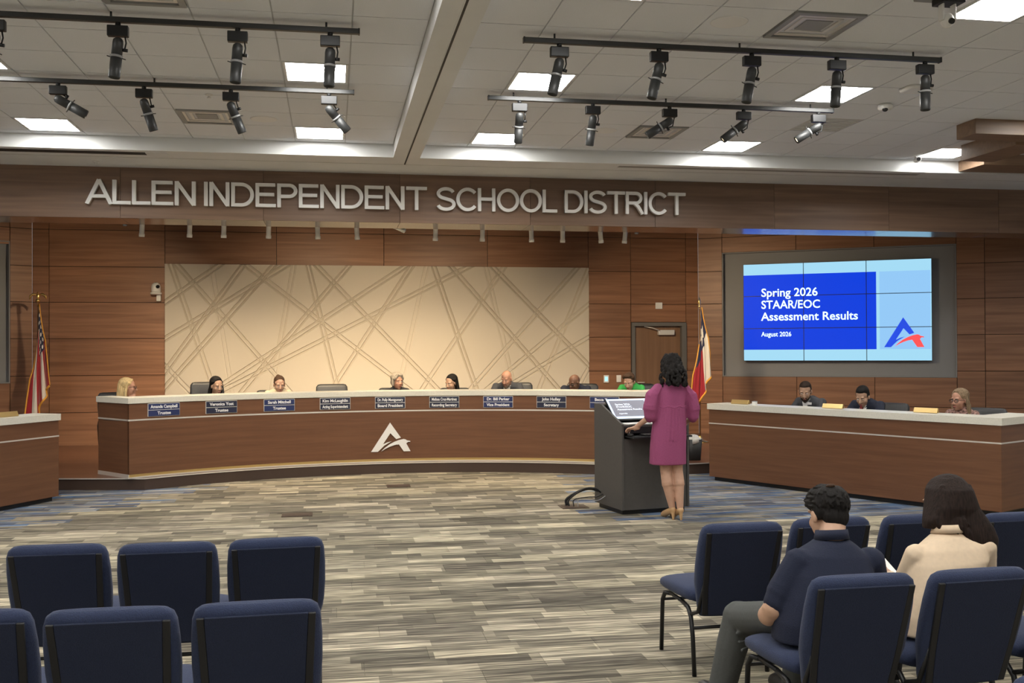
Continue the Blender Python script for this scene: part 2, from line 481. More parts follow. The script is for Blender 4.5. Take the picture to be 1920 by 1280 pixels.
LEN_R = 7.95
wr = wall_obj('wall_right_front', (WR[0], WR[1], 0), ANG, .01)
bm_ = MB()
for a, b, c, d in ((0, .452, 0, 4.45), (4.485, LEN_R, 0, 4.45), (.452, 4.485, 0, 1.227), (.452, 4.485, 3.545, 4.45)): bm_.b2(a, b, 0, .15, c, d)
wr.data = bm_.mesh('wall_right_front'); wr.data.materials.append(MATS['wall_backing'])
side_panels(wr, .452, 4.485, [4.93, 6.8], LEN_R, False)
MB().b2(.452, 4.485, .10, .15, 1.227, 3.545).build('screen_recess', 'recess_grey', wr)
nm = MB()
for a, b, c, d in ((.452, .47, 1.227, 3.545), (4.467, 4.485, 1.227, 3.545), (.47, 4.467, 1.227, 1.245), (.47, 4.467, 3.527, 3.545)): nm.b2(a, b, -.022, .10, c, d)
nm.build('recess_frame', 'recess_grey', wr)
WLf = (-5.02, 18.3)
wl = wall_obj('wall_left_front', (WLf[0], WLf[1], 0), -ANG, .01)
bm_ = MB(); LEN_L = 4.7
for a, b, c, d in ((-.352, 0, 0, 4.45), (-LEN_L, -4.385, 0, 4.45), (-4.385, -.352, 0, 1.227), (-4.385, -.352, 3.6, 4.45)): bm_.b2(a, b, 0, .15, c, d)
wl.data = bm_.mesh('wall_left_front'); wl.data.materials.append(MATS['wall_backing'])
side_panels(wl, .352, 4.385, [], LEN_L, True)
MB().b2(-4.385, -.352, .10, .15, 1.227, 3.6).build('screen_recess', 'recess_grey', wl)
nm = MB()
for a, b, c, d in ((-.37, -.352, 1.227, 3.6), (-4.385, -4.367, 1.227, 3.6), (-4.367, -.37, 1.227, 1.245), (-4.367, -.37, 3.582, 3.6)): nm.b2(a, b, -.022, .10, c, d)
nm.build('recess_frame', 'recess_grey', wl)
for nme, bx in (('wall_left', (XL-.15, XL, -4.2, 16)), ('wall_right', (XR, XR+.15, -4.2, 14.3)), ('wall_rear', (XL-.15, XR+.15, -4.35, -4.2))):
    tag(MB().b2(*bx, -.006, 4.45).build(nme, 'paint_beige'), kind='structure')

# ---- wooden header beam over the dais with its veneer panels
hd = MB().b2(XL, XR, HEAD_Y0+.02, HEAD_Y1, HEAD_Z+.02, 4.5).build('wall_header', 'wall_backing'); tag(hd, kind='structure')
sx = [XL]+[X0-.01+1.79*k for k in range(-5, 8)]; sx = [s for s in sx if XL <= s < XR-.3]+[XR]
for a, b in zip(sx, sx[1:]):
    if b-a < .05: continue
    MB().b2(a+.002, b-.002, HEAD_Y0, HEAD_Y0+.02, HEAD_Z, SOFF).build('wood_panel', 'header_wood', hd, bevel=.0012, seg=1)
    MB().b2(a+.002, b-.002, HEAD_Y0+.021, HEAD_Y1, HEAD_Z, HEAD_Z+.02).build('soffit_panel', 'header_gloss', hd, bevel=.0012, seg=1)

# ---- ceiling: soffit, centre beam, tile field
ce = MB().b2(XL, XR, -4.2, 12.5, CEIL+.012, 4.6).build('ceiling', 'tile_gap'); tag(ce, kind='structure')
tag(MB().b2(XL, XR, 14.36, 18.5, 4.42, 4.6).build('ceiling_dais', 'wall_backing'), kind='structure')
so = MB().b2(XL, XR, 12.5, HEAD_Y0-.001, SOFF, 4.6).build('ceiling_soffit', 'paint_white'); tag(so, kind='structure')
ck = MB().b2(.735, 1.06, -4.2, 12.499, SOFF, 4.3).build('ceiling_beam', 'paint_white'); tag(ck, kind='structure')
MB().b2(.893, .913, -4.2, 12.95, SOFF-.004, SOFF-.0002).build('partition_track', 'slot_black', ck)
MB().b2(.886, .893, -4.2, 12.95, SOFF-.007, SOFF-.0002).build('track_lip', 'paint_white', ck)
MB().b2(-8.5, -2.20, 12.62, 12.78, SOFF-.003, SOFF-.0001).build('linear_slot', 'slot_black', so)
MB().b2(-2.2, -1.95, 12.62, 12.78, SOFF-.006, SOFF-.0001).build('slot_end', 'paint_white', so)
MB().b2(3.65, 7.9, 12.64, 12.74, SOFF-.002, SOFF-.0001).build('linear_slot', 'slot_grey', so)
MB().b2(XL, XR, 12.96, 12.968, SOFF-.0015, SOFF-.0001).build('soffit_joint', 'slot_grey', so)
TX, TY = .595, .655
XLs = [1.6465-1.0*0+TX*k for k in range(-1, 20)]       # grid lines right of the beam (first line 1.0515)
xr_lines = [1.06]+[1.6465+TX*k for k in range(0, 20)]
xl_lines = [.735]+[.1515-TX*k for k in range(0, 16)]
ylines = [12.498]+[12.33-TY*k for k in range(0, 26)]
lamp_cols = {'L': [-.146, -3.121], 'R': [1.944, 4.919, 7.894, 10.869]}
LX = [-.146, -3.121, -6.096, 1.944, 4.919, 7.894, 10.869]
LY = [12.0025, 12.0025-4*TY, 12.0025-8*TY, 12.0025-12*TY, 12.0025-16*TY, 12.0025-20*TY]
VENTS = [(3.729, 7.4175, 0), (-1.336, 11.3475, 0), (3.729, 11.3475, 0), (-1.336, 7.4175, 0), (5.514, 10.6925, 1)]
taken = {(round(x, 2), round(y, 2)) for x in LX for y in LY} | {(round(x, 2), round(y, 2)) for x, y, _ in VENTS}
tiles = []
for lines in (xr_lines, xl_lines):
    for a, b in zip(lines, lines[1:]):
        a, b = min(a, b), max(a, b)
        for d, c in zip(ylines, ylines[1:]):
            cx, cy = (a+b)/2, (c+d)/2
            if any(abs(cx-x) < .2 and abs(cy-y) < .2 for x, y in taken): continue
            tiles.append((a, b, c, d, inframe((cx, cy, CEIL), 90)))
seen = sorted([t for t in tiles if t[4]], key=lambda t: t[4])[:300]
sid = {id(t) for t in seen}
tmesh = {}
for t in seen:
    a, b, c, d, _ = t; key = (round(b-a, 3), round(d-c, 3))
    if key not in tmesh:
        w, h = b-a-.012, d-c-.012
        me = MB().b2(-w/2, w/2, -h/2, h/2, 0, .012).mesh('ceiling_tile'); me.materials.append(MATS['tile_white']); tmesh[key] = me
    o = link('ceiling_tile', tmesh[key], ce); o.location = ((a+b)/2, (c+d)/2, CEIL)
rm = MB()
for t in tiles:
    if id(t) in sid: continue
    a, b, c, d, _ = t; rm.b2(a+.006, b-.006, c+.006, d-.006, CEIL, CEIL+.012)
tag(rm.build('ceiling_tiles_far', 'tile_white', ce, fix=False), kind='stuff')

# ---- relief panel on the back wall
rp = thing('relief_panel', 'large cream wall panel carved with crossing double lines', 'wall panel', (0, YW, 0))
GROOVES = MB()
RIBS = [(-2.758, 3.25, -1.879, 0.55), (-2.663, 3.25, -0.352, 0.55), (-2.85, 2.596, -1.95, 3.25), (-2.85, 1.97, -0.817, 3.25), (-1.494, 3.25, 1.963, 0.55), (-0.284, 3.25, 2.322, 0.55), (-1.977, 0.55, 0.27, 3.25), (-2.834, 0.55, 1.269, 3.25), (-2.85, 0.573, 2.408, 3.25), (-2.85, 1.132, -1.03, 3.25), (-2.85, 1.411, -1.551, 3.25), (-2.85, 1.481, -1.985, 0.55), (-2.092, 3.25, -1.678, 0.55), (-0.431, 3.25, 0.183, 0.55), (-0.682, 3.25, -1.152, 0.55), (-0.349, 0.55, 1.383, 3.25), (1.662, 3.25, 1.042, 0.55), (1.794, 3.25, 2.726, 0.55), (2.114, 3.25, 4.5, 0.55), (1.243, 0.55, 3.072, 3.25), (2.881, 3.25, 4.66, 1.449), (2.018, 0.55, 4.442, 3.25), (2.745, 3.25, 3.371, 0.55), (2.17, 0.55, 4.66, 2.576), (2.248, 0.55, 4.66, 1.964), (3.519, 0.55, 4.66, 3.233), (4.18, 0.55, 4.66, 1.393)]
for k, (xa, za, xb, zb) in enumerate(RIBS):
    a, b = Vector((xa, 0, za)), Vector((xb, 0, zb)); d = (b-a).normalized(); nrm = Vector((-d.z, 0, d.x))
    faint = k in (12, 14, 16, 22); up_ = 1 if nrm.z > 0 else -1
    h = .012 if faint else .030
    for s in (-1, 1):
        c0 = nrm*(.033*s); t0, t1 = -9.0, 9.0; o_ = a+c0
        for i, lo, hi in ((0, -2.90, 4.71), (2, .53, 3.30)):
            if abs(d[i]) > 1e-6:
                u0, u1 = sorted(((lo-o_[i])/d[i], (hi-o_[i])/d[i])); t0 = max(t0, u0); t1 = min(t1, u1)
        vs = []
        for p in (o_+d*t0, o_+d*t1):
            for q, y in ((-.023*up_, -.0505), (.009*up_, -.05+h), (.014*up_, -.0505)): vs.append(p+nrm*q+Vector((0, y, 0)))
        GROOVES.add(vs, [(0, 1, 4, 3), (1, 2, 5, 4), (0, 3, 5, 2), (0, 2, 1), (3, 4, 5)])
# the double lines are V-grooves carved into the board
_cut = GROOVES.build('cut', 'relief_cream'); _brd = MB().b2(-2.86, 4.67, -.05, 0, .50, 3.258).build('panel_board', 'relief_cream')
_bo = _brd.modifiers.new('b', 'BOOLEAN'); _bo.operation = 'DIFFERENCE'; _bo.solver = 'EXACT'; _bo.use_self = True; _bo.object = _cut
bpy.context.view_layer.update()
_me = bpy.data.meshes.new_from_object(_brd.evaluated_get(bpy.context.evaluated_depsgraph_get())); _brd.modifiers.clear()
_brd.data = _me; _brd.parent = rp; bpy.data.objects.remove(_cut, do_unlink=True)

# ---- door in the back wall
dr = thing('door_1', 'wood veneer door in a grey steel frame beside the relief panel', 'door', (0, YW, 0)); tag(dr, kind='structure')
MB().b2(5.563, 6.473, .06, .105, PLAT+.005, 2.178).build('door_leaf', 'door_wood', dr, bevel=.003, seg=1)
fm = MB(); fm.b2(5.495, 5.563, -.045, .13, PLAT, 2.178); fm.b2(6.473, 6.565, -.045, .13, PLAT, 2.178); fm.b2(5.495, 6.565, -.045, .13, 2.178, 2.244)
fm.build('door_frame', 'frame_grey', dr, bevel=.004, seg=1)
cl = MB().b2(6.02, 6.335, -.03, .06, 2.01, 2.105).build('door_closer', 'metal_silver', dr, bevel=.006)
MB().tube([(6.05, -.035, 2.09), (5.9, -.05, 2.14), (5.75, 0.0, 2.17)], .009).build('closer_arm', 'metal_silver', cl)
hn = MB().cyl((5.63, .06, 1.12), (5.63, .0, 1.12), .012).tube([(5.63, 0, 1.12), (5.70, -.005, 1.12), (5.75, -.005, 1.12)], .011)
hn.build('door_handle', 'metal_silver', dr)

# ---- wooden ceiling baffles at the right end
for nme, bxs, lab in (('wood_baffle', [(8.38, 11.6, 11.95, 12.497, SOFF+.02, CEIL-.001)], 'wooden ceiling baffle closing the end of the white soffit'),
                      ('wood_baffle', [(7.0, 11.6, 10.12, 10.47, 4.112, CEIL-.001), (7.75, 8.2, 10.47, 11.5, 4.08, CEIL-.001)], 'wooden ceiling baffle hanging clear of the white soffit')):
    m = MB()
    for q in bxs: m.b2(*q)
    tag(m.build(nme, 'cloud_wood', None, bevel=.003, seg=1), lab, 'ceiling baffle', 'wooden ceiling baffles')

# ================================================================== CEILING FITTINGS
def lamp_proto():
    r = thing('ceiling_light', 'x', 'ceiling light')
    f = MB(); w = .285; h = .315
    for q in ((-w, w, -h, -h+.022), (-w, w, h-.022, h), (-w, -w+.022, -h+.022, h-.022), (w-.022, w, -h+.022, h-.022)): f.b2(*q, -.004, .02)
    f.build('lamp_frame', 'grid_white', r)
    d = MB().b2(-w+.022, w-.022, -h+.022, h-.022, .002, .012).build('diffuser', 'lamp_panel', r)
    for y in (-.1, .1): MB().b2(-w+.022, w-.022, y-.004, y+.004, -.002, .002).build('diffuser_rib', 'grid_white', d)
    return r
lp = lamp_proto(); first = True
rowname = ['row by the soffit', 'second row from the soffit', 'third row from the soffit', 'fourth row from the soffit', 'fifth row from the soffit', 'sixth row from the soffit']
colname = {-.146: 'just left of the white beam', -3.121: 'far left of the white beam', -6.096: 'by the left wall', 1.944: 'just right of the white beam', 4.919: 'second right of the white beam', 7.894: 'third right of the white beam', 10.869: 'by the right wall'}
for j, y in enumerate(LY):
    for x in LX:
        if inframe((x, y, CEIL), 300) is None and (abs(x-X0) > 7 and y < 8): continue
        o = lp if first else copy_tree(lp); first = False
        o.location = (x, y, CEIL)
        o['label'] = 'lit square ceiling panel %s, %s' % (colname[x], rowname[j]); o['group'] = 'lit ceiling panels'

def vent_proto():
    r = thing('ceiling_vent', 'x', 'vent')
    f = MB(); a, b = .285, .315
    for q in ((-a, a, -b, -b+.05), (-a, a, b-.05, b), (-a, -a+.05, -b+.05, b-.05), (a-.05, a, -b+.05, b-.05)): f.b2(*q, -.012, .02)
    f.build('vent_frame', 'plastic_grey', r, bevel=.004, seg=1)
    for k, s in enumerate((.21, .14)):
        c = MB()
        for q in ((-s, s, -s-.03, -s+.0), (-s, s, s, s+.03), (-s-.03, -s, -s-.03, s+.03), (s, s+.03, -s-.03, s+.03)): c.b2(*q, -.004+.006*k, .012)
        c.build('vent_louver', 'metal_silver', r, bevel=.003, seg=1)
    MB().b2(-.11, .11, -.11, .11, .004, .012).build('vent_plate', 'plastic_grey', r)
    return r
vp = vent_proto(); names = ['square ceiling air vent near the hanging camera', 'square ceiling air vent behind the angled track lamps, left of the white beam', 'square ceiling air vent behind the front track, right of the white beam', 'square ceiling air vent at the top edge above the long track']
k = 0
for x, y, t in VENTS:
    if t == 0:
        o = vp if k == 0 else copy_tree(vp); o.location = (x, y, CEIL); o['label'] = names[k]; o['group'] = 'square ceiling vents'; k += 1
    else:
        g = thing('ceiling_grille', 'flat tan return grille in the ceiling by the end of the front track', 'vent', (x, y, CEIL))
        MB().b2(-.29, .29, -.32, .32, .004, .012).build('grille_plate', 'paint_beige', g)
        for q in range(9): MB().b2(-.27, .27, -.28+q*.07, -.27+q*.07, -.002, .004).build('grille_slat', 'paint_beige', g)
for (x, y, lab) in ((3.03, 7.42, 'round flush ceiling speaker beside the square vent'), (-.74, 11.35, 'round flush ceiling speaker left of the white beam'), (3.10, 11.35, 'round flush ceiling speaker behind the front track'), (-.74, 7.42, 'round flush ceiling speaker at the top edge, left of the white beam')):
    s = thing('ceiling_speaker', lab, 'speaker', (x, y, CEIL), group='round ceiling speakers')
    MB().lathe([(.001, -.006), (.115, -.006), (.125, -.003), (.13, .002)], n=28).build('speaker_grille', 'tile_white', s)
    MB().lathe([(.131, -.007), (.143, -.005), (.146, .002), (.131, .002)], n=28).build('speaker_rim', 'grid_white', s)
# dome camera, wireless puck, hanging camera, bullet camera
dc = thing('dome_camera', 'small white dome security camera under the ceiling, below the round access point', 'camera', (5.66, 9.68, CEIL))
MB().lathe([(.06, 0), (.075, -.02), (.075, -.045), (.055, -.062), (.001, -.064)], n=24).build('camera_housing', 'plastic_white', dc)
MB().ell((-.02, -.03, -.055), (.032, .032, .03)).build('camera_lens', 'glass_dark', dc)
ap = thing('access_point', 'white rounded wireless access point flat on the ceiling', 'access point', (5.60, 9.02, CEIL))
MB().loft([((0, 0, -.035), (.10, 0, 0), (0, .10, 0)), ((0, 0, -.03), (.125, 0, 0), (0, .125, 0)), ((0, 0, 0), (.135, 0, 0), (0, .135, 0))], e=4).build('access_point_shell', 'plastic_white', ap)
hc = thing('hanging_camera', 'white swivel camera hanging from a dark plate on the ceiling', 'camera', (4.33, 6.60, CEIL))
MB().b2(-.17, .12, -.13, .13, -.02, 0).build('mounting_plate', 'plastic_grey', hc, bevel=.01)
MB().b2(-.06, .12, -.07, .07, -.07, -.02).build('mounting_block', 'metal_black', hc, bevel=.006)
for q in (-.035, .058): MB().b2(q, q+.013, -.03, .03, -.19, -.07).build('yoke_arm', 'plastic_white', hc, bevel=.004)
hh = MB().ell((.018, 0, -.185), (.042, .055, .052)).build('camera_head', 'plastic_white', hc)
MB().cyl((.018, -.045, -.20), (.018, -.062, -.21), .022, .02).build('camera_lens', 'glass_dark', hh)
bc = thing('bullet_camera', 'tiny security camera on the soffit edge beside the end ceiling panel', 'camera', (7.60, 12.25, CEIL))
MB().cyl((0, 0, 0), (0, 0, -.03), .025).build('camera_mount', 'plastic_white', bc)
b_ = MB().cyl((.01, .02, -.05), (-.03, -.11, -.06), .034).build('camera_housing', 'plastic_white', bc)
MB().cyl((-.03, -.11, -.06), (-.032, -.116, -.061), .026).build('camera_lens', 'glass_dark', b_)
for x, y, lab in ((-1.20, 10.35, 'small sprinkler head in the ceiling, left of the white beam'), (3.62, 10.5, 'small sprinkler head in the ceiling behind the front track'), (-2.9, 13.3, 'small sprinkler head in the soffit above the first word of the sign')):
    z = SOFF if y > 12.5 else CEIL
    s = thing('sprinkler', lab, 'sprinkler', (x, y, z)); MB().lathe([(.04, 0), (.036, -.008), (.012, -.012), (.012, -.03), (.022, -.032), (.001, -.036)], n=16).build('sprinkler_head', 'plastic_white', s)

# ---- lighting tracks and their black lamp heads
TRK = [('two left', -3.45, .205, 7.93, [-2.43, -1.573, -.708, -.016], [(.30, -8, 0), (-.2, -6, 0), (.05, -4, 0), (.0, -2, 0)], 'rear track left of the white beam'),
       ('x', -3.45, .20, 9.81, [-2.467, -1.718, -.939, -.0325], [(.0, 62, 12), (.0, 17, 14), (.0, 22, 14), (.0, 42, 14)], 'front track left of the white beam'),
       ('x', 1.507, 5.15, 7.93, [1.796, 2.63, 3.434, 4.195, 5.01], [(0, -13, 0), (0, -14, 0), (0, -11, 0), (0, -4, 0), (0, 0, 0)], 'rear track right of the white beam'),
       ('x', 1.507, 5.14, 9.81, [1.817, 2.562, 3.3625, 4.156, 4.98], [(0, 0, 22), (0, -4, 16), (0, -57, 12), (0, -52, 12), (0, -58, 12)], 'front track right of the white beam')]
ordn = ['first', 'second', 'third', 'fourth', 'fifth']
def track_head(name, x, y, tilt, fore, lab, grp, lit=0, aimp=None):
    r = thing(name, lab, 'track light', (x, y, 4.22), group=grp)
    MB().b2(-.075, .075, -.028, .028, -.125, -.045).build('driver_box', 'metal_black', r, bevel=.006)
    MB().cyl((0, 0, -.045), (0, 0, -.018), .02).build('track_adapter', 'metal_black', r)
    # lamp: hangs from the box, tilted sideways and fore/aft
    M = TM((0, 0, -.165), 0) @ Euler((R(fore), R(-tilt), 0), 'XYZ').to_matrix().to_4x4()
    h = MB(); h.lathe([(.001, .035), (.022, .030), (.036, .015), (.040, -.01), (.040, -.10), (.001, -.10)], M=M).build('lamp_neck', 'track_black', r)
    ring = MB().lathe([(.041, -.100), (.046, -.102), (.046, -.116), (.041, -.118)], M=M); ring.build('lamp_collar', 'plastic_grey', r)
    b = MB().lathe([(.001, -.118), (.042, -.118), (.042, -.265), (.038, -.272), (.034, -.262), (.001, -.250)], M=M).build('lamp_barrel', 'track_black', r)
    for s_ in (-1, 1): MB().cyl(M @ Vector((s_*.068, 0, -.118-.006*s_)), M @ Vector((s_*.04, 0, -.118)), .004).build('shutter_lever', 'track_black', b)
    if lit:
        MB().lathe([(.001, -.252), (.033, -.256), (.033, -.260), (.001, -.258)], M=M).build('lens', 'spot_lens', b)
        ld = bpy.data.lights.new('track_beam', 'SPOT'); ld.energy = lit; ld.color = (1.0, .80, .52); ld.spot_size = R(62); ld.spot_blend = .9; ld.shadow_soft_size = .04
        lo = link('track_beam', ld, r); lo.location = M @ Vector((0, 0, -.28))
        dv = aimp-(Vector((x, y, 4.22))+lo.location); lo.rotation_euler = dv.to_track_quat('-Z', 'Y').to_euler()
    yk = MB().tube([(.05, 0, -.125), M @ Vector((.058, 0, .0)), M @ Vector((.052, 0, -.055))], .006).cyl(M @ Vector((.038, 0, -.055)), M @ Vector((.075, 0, -.055)), .013); yk.build('yoke_knob', 'metal_black', r)
for _, xa, xb, y, heads, poses, where in TRK:
    t = thing('light_track', 'long black lighting rail, '+where, 'light track', (0, y, 4.22), group='black lighting rails')
    MB().b2(xa, xb, -.022, .022, -.020, .020).build('rail', 'track_black', t, bevel=.003, seg=1)
    for q in (xa+.25, (xa+xb)/2, xb-.25): MB().cyl((q, 0, .018), (q, 0, CEIL+.012-4.22), .008).build('stem', 'track_black', t)
    for x in (xa, xb): MB().b2(x-.006, x+.006, -.024, .024, -.022, .022).build('end_cap', 'metal_black', t)
    n = len(heads)
    for i, (x, (f, tl, fo)) in enumerate(zip(heads, poses)):
        track_head('track_lamp', x, y, tl, fo, 'black track lamp, %s from the left on the %s' % (ordn[i], where), 'black track lamps', TRACK_W if y > 9 else 0, Vector((X0+(x-X0)*.8, 14.8, .9)))

# ================================================================== SIGN ON THE HEADER
def stroke(m, pts, w, d, closed=False):
    """flat bar of width w along a polyline in xz, thickness d along y"""
    P = []
    for x, z in pts:
        if not P or (Vector((x, z))-P[-1]).length > 1e-4: P.append(Vector((x, z)))
    n = len(P); Lf = []; Rt = []
    for i in range(n):
        if closed: a, b = P[(i-1) % n], P[(i+1) % n]; t1 = (P[i]-a).normalized(); t2 = (b-P[i]).normalized()
        else:
            t1 = (P[i]-P[i-1]).normalized() if i else (P[1]-P[0]).normalized()
            t2 = (P[i+1]-P[i]).normalized() if i < n-1 else t1
        t = (t1+t2).normalized(); nr = Vector((-t.y, t.x)); k = 1/max(.35, nr.dot(Vector((-t1.y, t1.x))))
        Lf.append(P[i]+nr*w/2*k); Rt.append(P[i]-nr*w/2*k)
    for i in range(n if closed else n-1):
        j = (i+1) % n
        q = [Lf[i], Rt[i], Rt[j], Lf[j]]
        vs = [(p.x, 0, p.y) for p in q]+[(p.x, d, p.y) for p in q]
        m.add(vs, [(0, 1, 2, 3), (7, 6, 5, 4), (0, 4, 5, 1), (1, 5, 6, 2), (2, 6, 7, 3), (3, 7, 4, 0)])
def arc(cx, cz, rx, rz, a0, a1, n=14): return [(cx+rx*math.cos(R(a0+(a1-a0)*k/n)), cz+rz*math.sin(R(a0+(a1-a0)*k/n))) for k in range(n+1)]
W_ = .135
def glyph(ch, d):
    m = MB(); h = W_/2; cnt = [0]
    def S(p, closed=False):
        n0 = len(m.v); stroke(m, p, W_, d, closed); e = .0012*cnt[0]; cnt[0] += 1
        m.v[n0:] = [(x, (-e if y == 0 else y+e), z) for x, y, z in m.v[n0:]]
    if ch == 'A': S([(.05, 0), (.455, 1)]); S([(.445, 1), (.85, 0)]); S([(.19, .32), (.71, .32)]); w = .90
    elif ch == 'L': S([(h, 0), (h, 1)]); S([(h, h), (.62, h)]); w = .66
    elif ch == 'E': S([(h, 0), (h, 1)]); S([(h, h), (.74, h)]); S([(h, .53), (.68, .53)]); S([(h, 1-h), (.72, 1-h)]); w = .79
    elif ch == 'N': S([(h, 0), (h, 1)]); S([(.72-h, 0), (.72-h, 1)]); S([(h, 1-.02), (.72-h, .02)]); w = .78
    elif ch == 'I': S([(h, 0), (h, 1)]); w = .19
    elif ch == 'D': S([(h, 0), (h, 1)]); S([(0, 1-h), (.36, 1-h)]+arc(.36, .5, .40, .5-h, 90, -90, 18)+[(.36, h), (0, h)]); w = .88
    elif ch == 'P': S([(h, 0), (h, 1)]); S([(0, 1-h), (.44, 1-h)]+arc(.44, .70, .235, .30-h, 90, -90, 14)+[(.44, .40+h), (0, .40+h)]); w = .79
    elif ch == 'R': S([(h, 0), (h, 1)]); S([(0, 1-h), (.46, 1-h)]+arc(.46, .715, .225, .285-h, 90, -90, 14)+[(.46, .43+h), (0, .43+h)]); S([(.42, .47), (.56, .34), (.76, 0)]); w = .84
    elif ch == 'T': S([(0, 1-h), (.80, 1-h)]); S([(.40, 0), (.40, 1)]); w = .83
    elif ch == 'H': S([(h, 0), (h, 1)]); S([(.73-h, 0), (.73-h, 1)]); S([(h, .53), (.73-h, .53)]); w = .80
    elif ch == 'O': S(arc(.47, .5, .47-h, .51-h, 0, 350, 35), True); w = .97
    elif ch == 'C': S(arc(.47, .5, .47-h, .51-h, 40, 320, 30)); w = .90
    elif ch == 'S': S(arc(.40, .735, .40-h-.02, .275-h, 18, 255, 20)+arc(.40, .275, .40-h, .285-h, 75, -165, 22)); w = .83
    return m, w
sg = thing('wall_sign', 'silver raised letters of the school district name on the wooden header', 'sign', (0, HEAD_Y0, 0))
CAPH = .312
def sign_word(word, xa, xb):
    ws = [glyph(c, .05)[1] for c in word]; tot = sum(ws)-.05
    k = (xb-xa)/tot; x = xa
    for c, w in zip(word, ws):
        m, _ = glyph(c, .05)
        M = Matrix.Translation((x, -.075, 3.632)) @ Matrix.Diagonal((k, 1, CAPH, 1))
        o = MB(); o.v = [tuple(M @ Vector(p)) for p in m.v]; o.f = m.f; o.sm = m.sm
        lt = o.build('letter', 'sign_silver', sg, fix=False)
        pc_ = sum((Vector(v) for v in o.v[:4]), Vector())/4
        MB().cyl((pc_.x, -.028, pc_.z), (pc_.x, .001, pc_.z), .008, n=8).build('standoff_pin', 'metal_silver', lt)
        x += k*w
sign_word('ALLEN', -3.10, -1.745); sign_word('INDEPENDENT', -1.645, 1.243)
sign_word('SCHOOL', 1.375, 3.04); sign_word('DISTRICT', 3.15, 4.89)

# ---- the emblem (an A crossed by a swoosh), in a unit about one wide
def emb(pts): return [((x-238)/305, (922-z)/305) for x, z in pts]
EMB_A = emb([(238, 922), (385, 703), (468, 818), (432, 829), (387, 783), (328, 868), (362, 853), (395, 845), (340, 876), (290, 922)])
EMB_B = emb([(318, 918), (345, 893), (380, 868), (420, 848), (455, 836), (490, 829), (505, 832), (515, 840), (540, 845), (542, 852), (525, 851), (510, 862), (543, 922), (490, 922), (452, 868), (420, 873), (380, 886), (345, 902)])

# ================================================================== MAIN CURVED DESK
A0, A1 = R(-38.6), R(37.4)
RF = 5.50                              # radius of the front face
angs = [A0+(A1-A0)*k/48 for k in range(49)]
END = .80
def desk_outline(rf, depth, da=0.0):
    f = [ARC(rf, a) for a in angs]; b = [ARC(rf+depth, a) for a in reversed(angs)]
    return f+b
dk = thing('dais_desk', 'long curved wooden dais desk with white counter and silver emblem', 'desk')
def arc_strip(r0, r1, z0, z1, da=0.0):
    aa = [angs[0]-da]+angs[1:-1]+[angs[-1]+da]
    return MB().plan([ARC(r0, a) for a in aa]+[ARC(r1, a) for a in reversed(aa)], z0, z1)
arc_strip(RF, RF+.03, .200, .872).build('lower_panel', 'desk_wood', dk)
arc_strip(RF, RF+.03, .892, 1.088).build('upper_panel', 'desk_wood', dk)
arc_strip(RF-.006, RF+.03, .872, .892, .002).build('trim_strip', 'trim_metal', dk)
arc_strip(RF+.004, RF+.03, .165, .200).build('base_reveal', 'gold_plate', dk)
arc_strip(RF-.012, RF+.03, .151, .166, .003).build('base_rail', 'trim_metal', dk)
arc_strip(RF+.25, RF+.66, .86, .89).build('work_surface', 'laminate_charcoal', dk)
for sgn, a in ((-1, A0), (1, A1)):
    p, q = Vector((*ARC(RF, a), 0)), Vector((*ARC(RF+END, a), 0)); d = (q-p).normalized(); o = Vector((math.cos(a), -math.sin(a), 0))*(sgn)
    def slab(z0, z1, t, e=0.0):
        c = [p-d*e, q+d*e, q+d*e+o*t, p-d*e+o*t]
        return MB().plan([(v.x, v.y) for v in c], z0, z1)
    slab(.200, .872, -.03).build('end_panel', 'desk_wood', dk); slab(.892, 1.088, -.03).build('end_panel', 'desk_wood', dk)
    slab(.872, .892, .006).build('trim_strip', 'trim_metal', dk); slab(.151, .200, .008).build('base_rail', 'trim_metal', dk)
ct = thing('countertop', 'thick off-white stone counter on the curved dais desk', 'countertop')
arc_strip(RF-.02, RF+.42, 1.09, 1.165, .004).build('counter_slab', 'counter_stone', ct, bevel=.004, seg=1)
for sgn, a in ((-1, A0), (1, A1)):
    p, q = Vector((*ARC(RF+.42, a), 0)), Vector((*ARC(RF+END+.02, a), 0)); d = (q-p).normalized(); o = Vector((math.cos(a), -math.sin(a), 0))*(-sgn)
    c = [p-o*.022, q-o*.022, q+o*.20, p+o*.20]
    MB().plan([(v.x, v.y) for v in c], 1.09, 1.165).build('counter_return', 'counter_stone', ct, bevel=.004, seg=1)
em = thing('desk_emblem', 'silver letter A emblem with a swoosh on the curved desk front', 'emblem', (*ARC(RF, R(-1.0)), .303), R(1.0))
for poly in (EMB_A, EMB_B):
    MB().prism([((x-.5)*.56, z*.575) for x, z in poly], .02, Matrix.Translation((0, -.03, 0))).build('emblem_piece', 'sign_silver', em)
MB().cyl((-.1, -.011, .1), (-.1, -.0035, .1), .01).cyl((.1, -.011, .1), (.1, -.0035, .1), .01).build('standoff_pin', 'metal_silver', em)

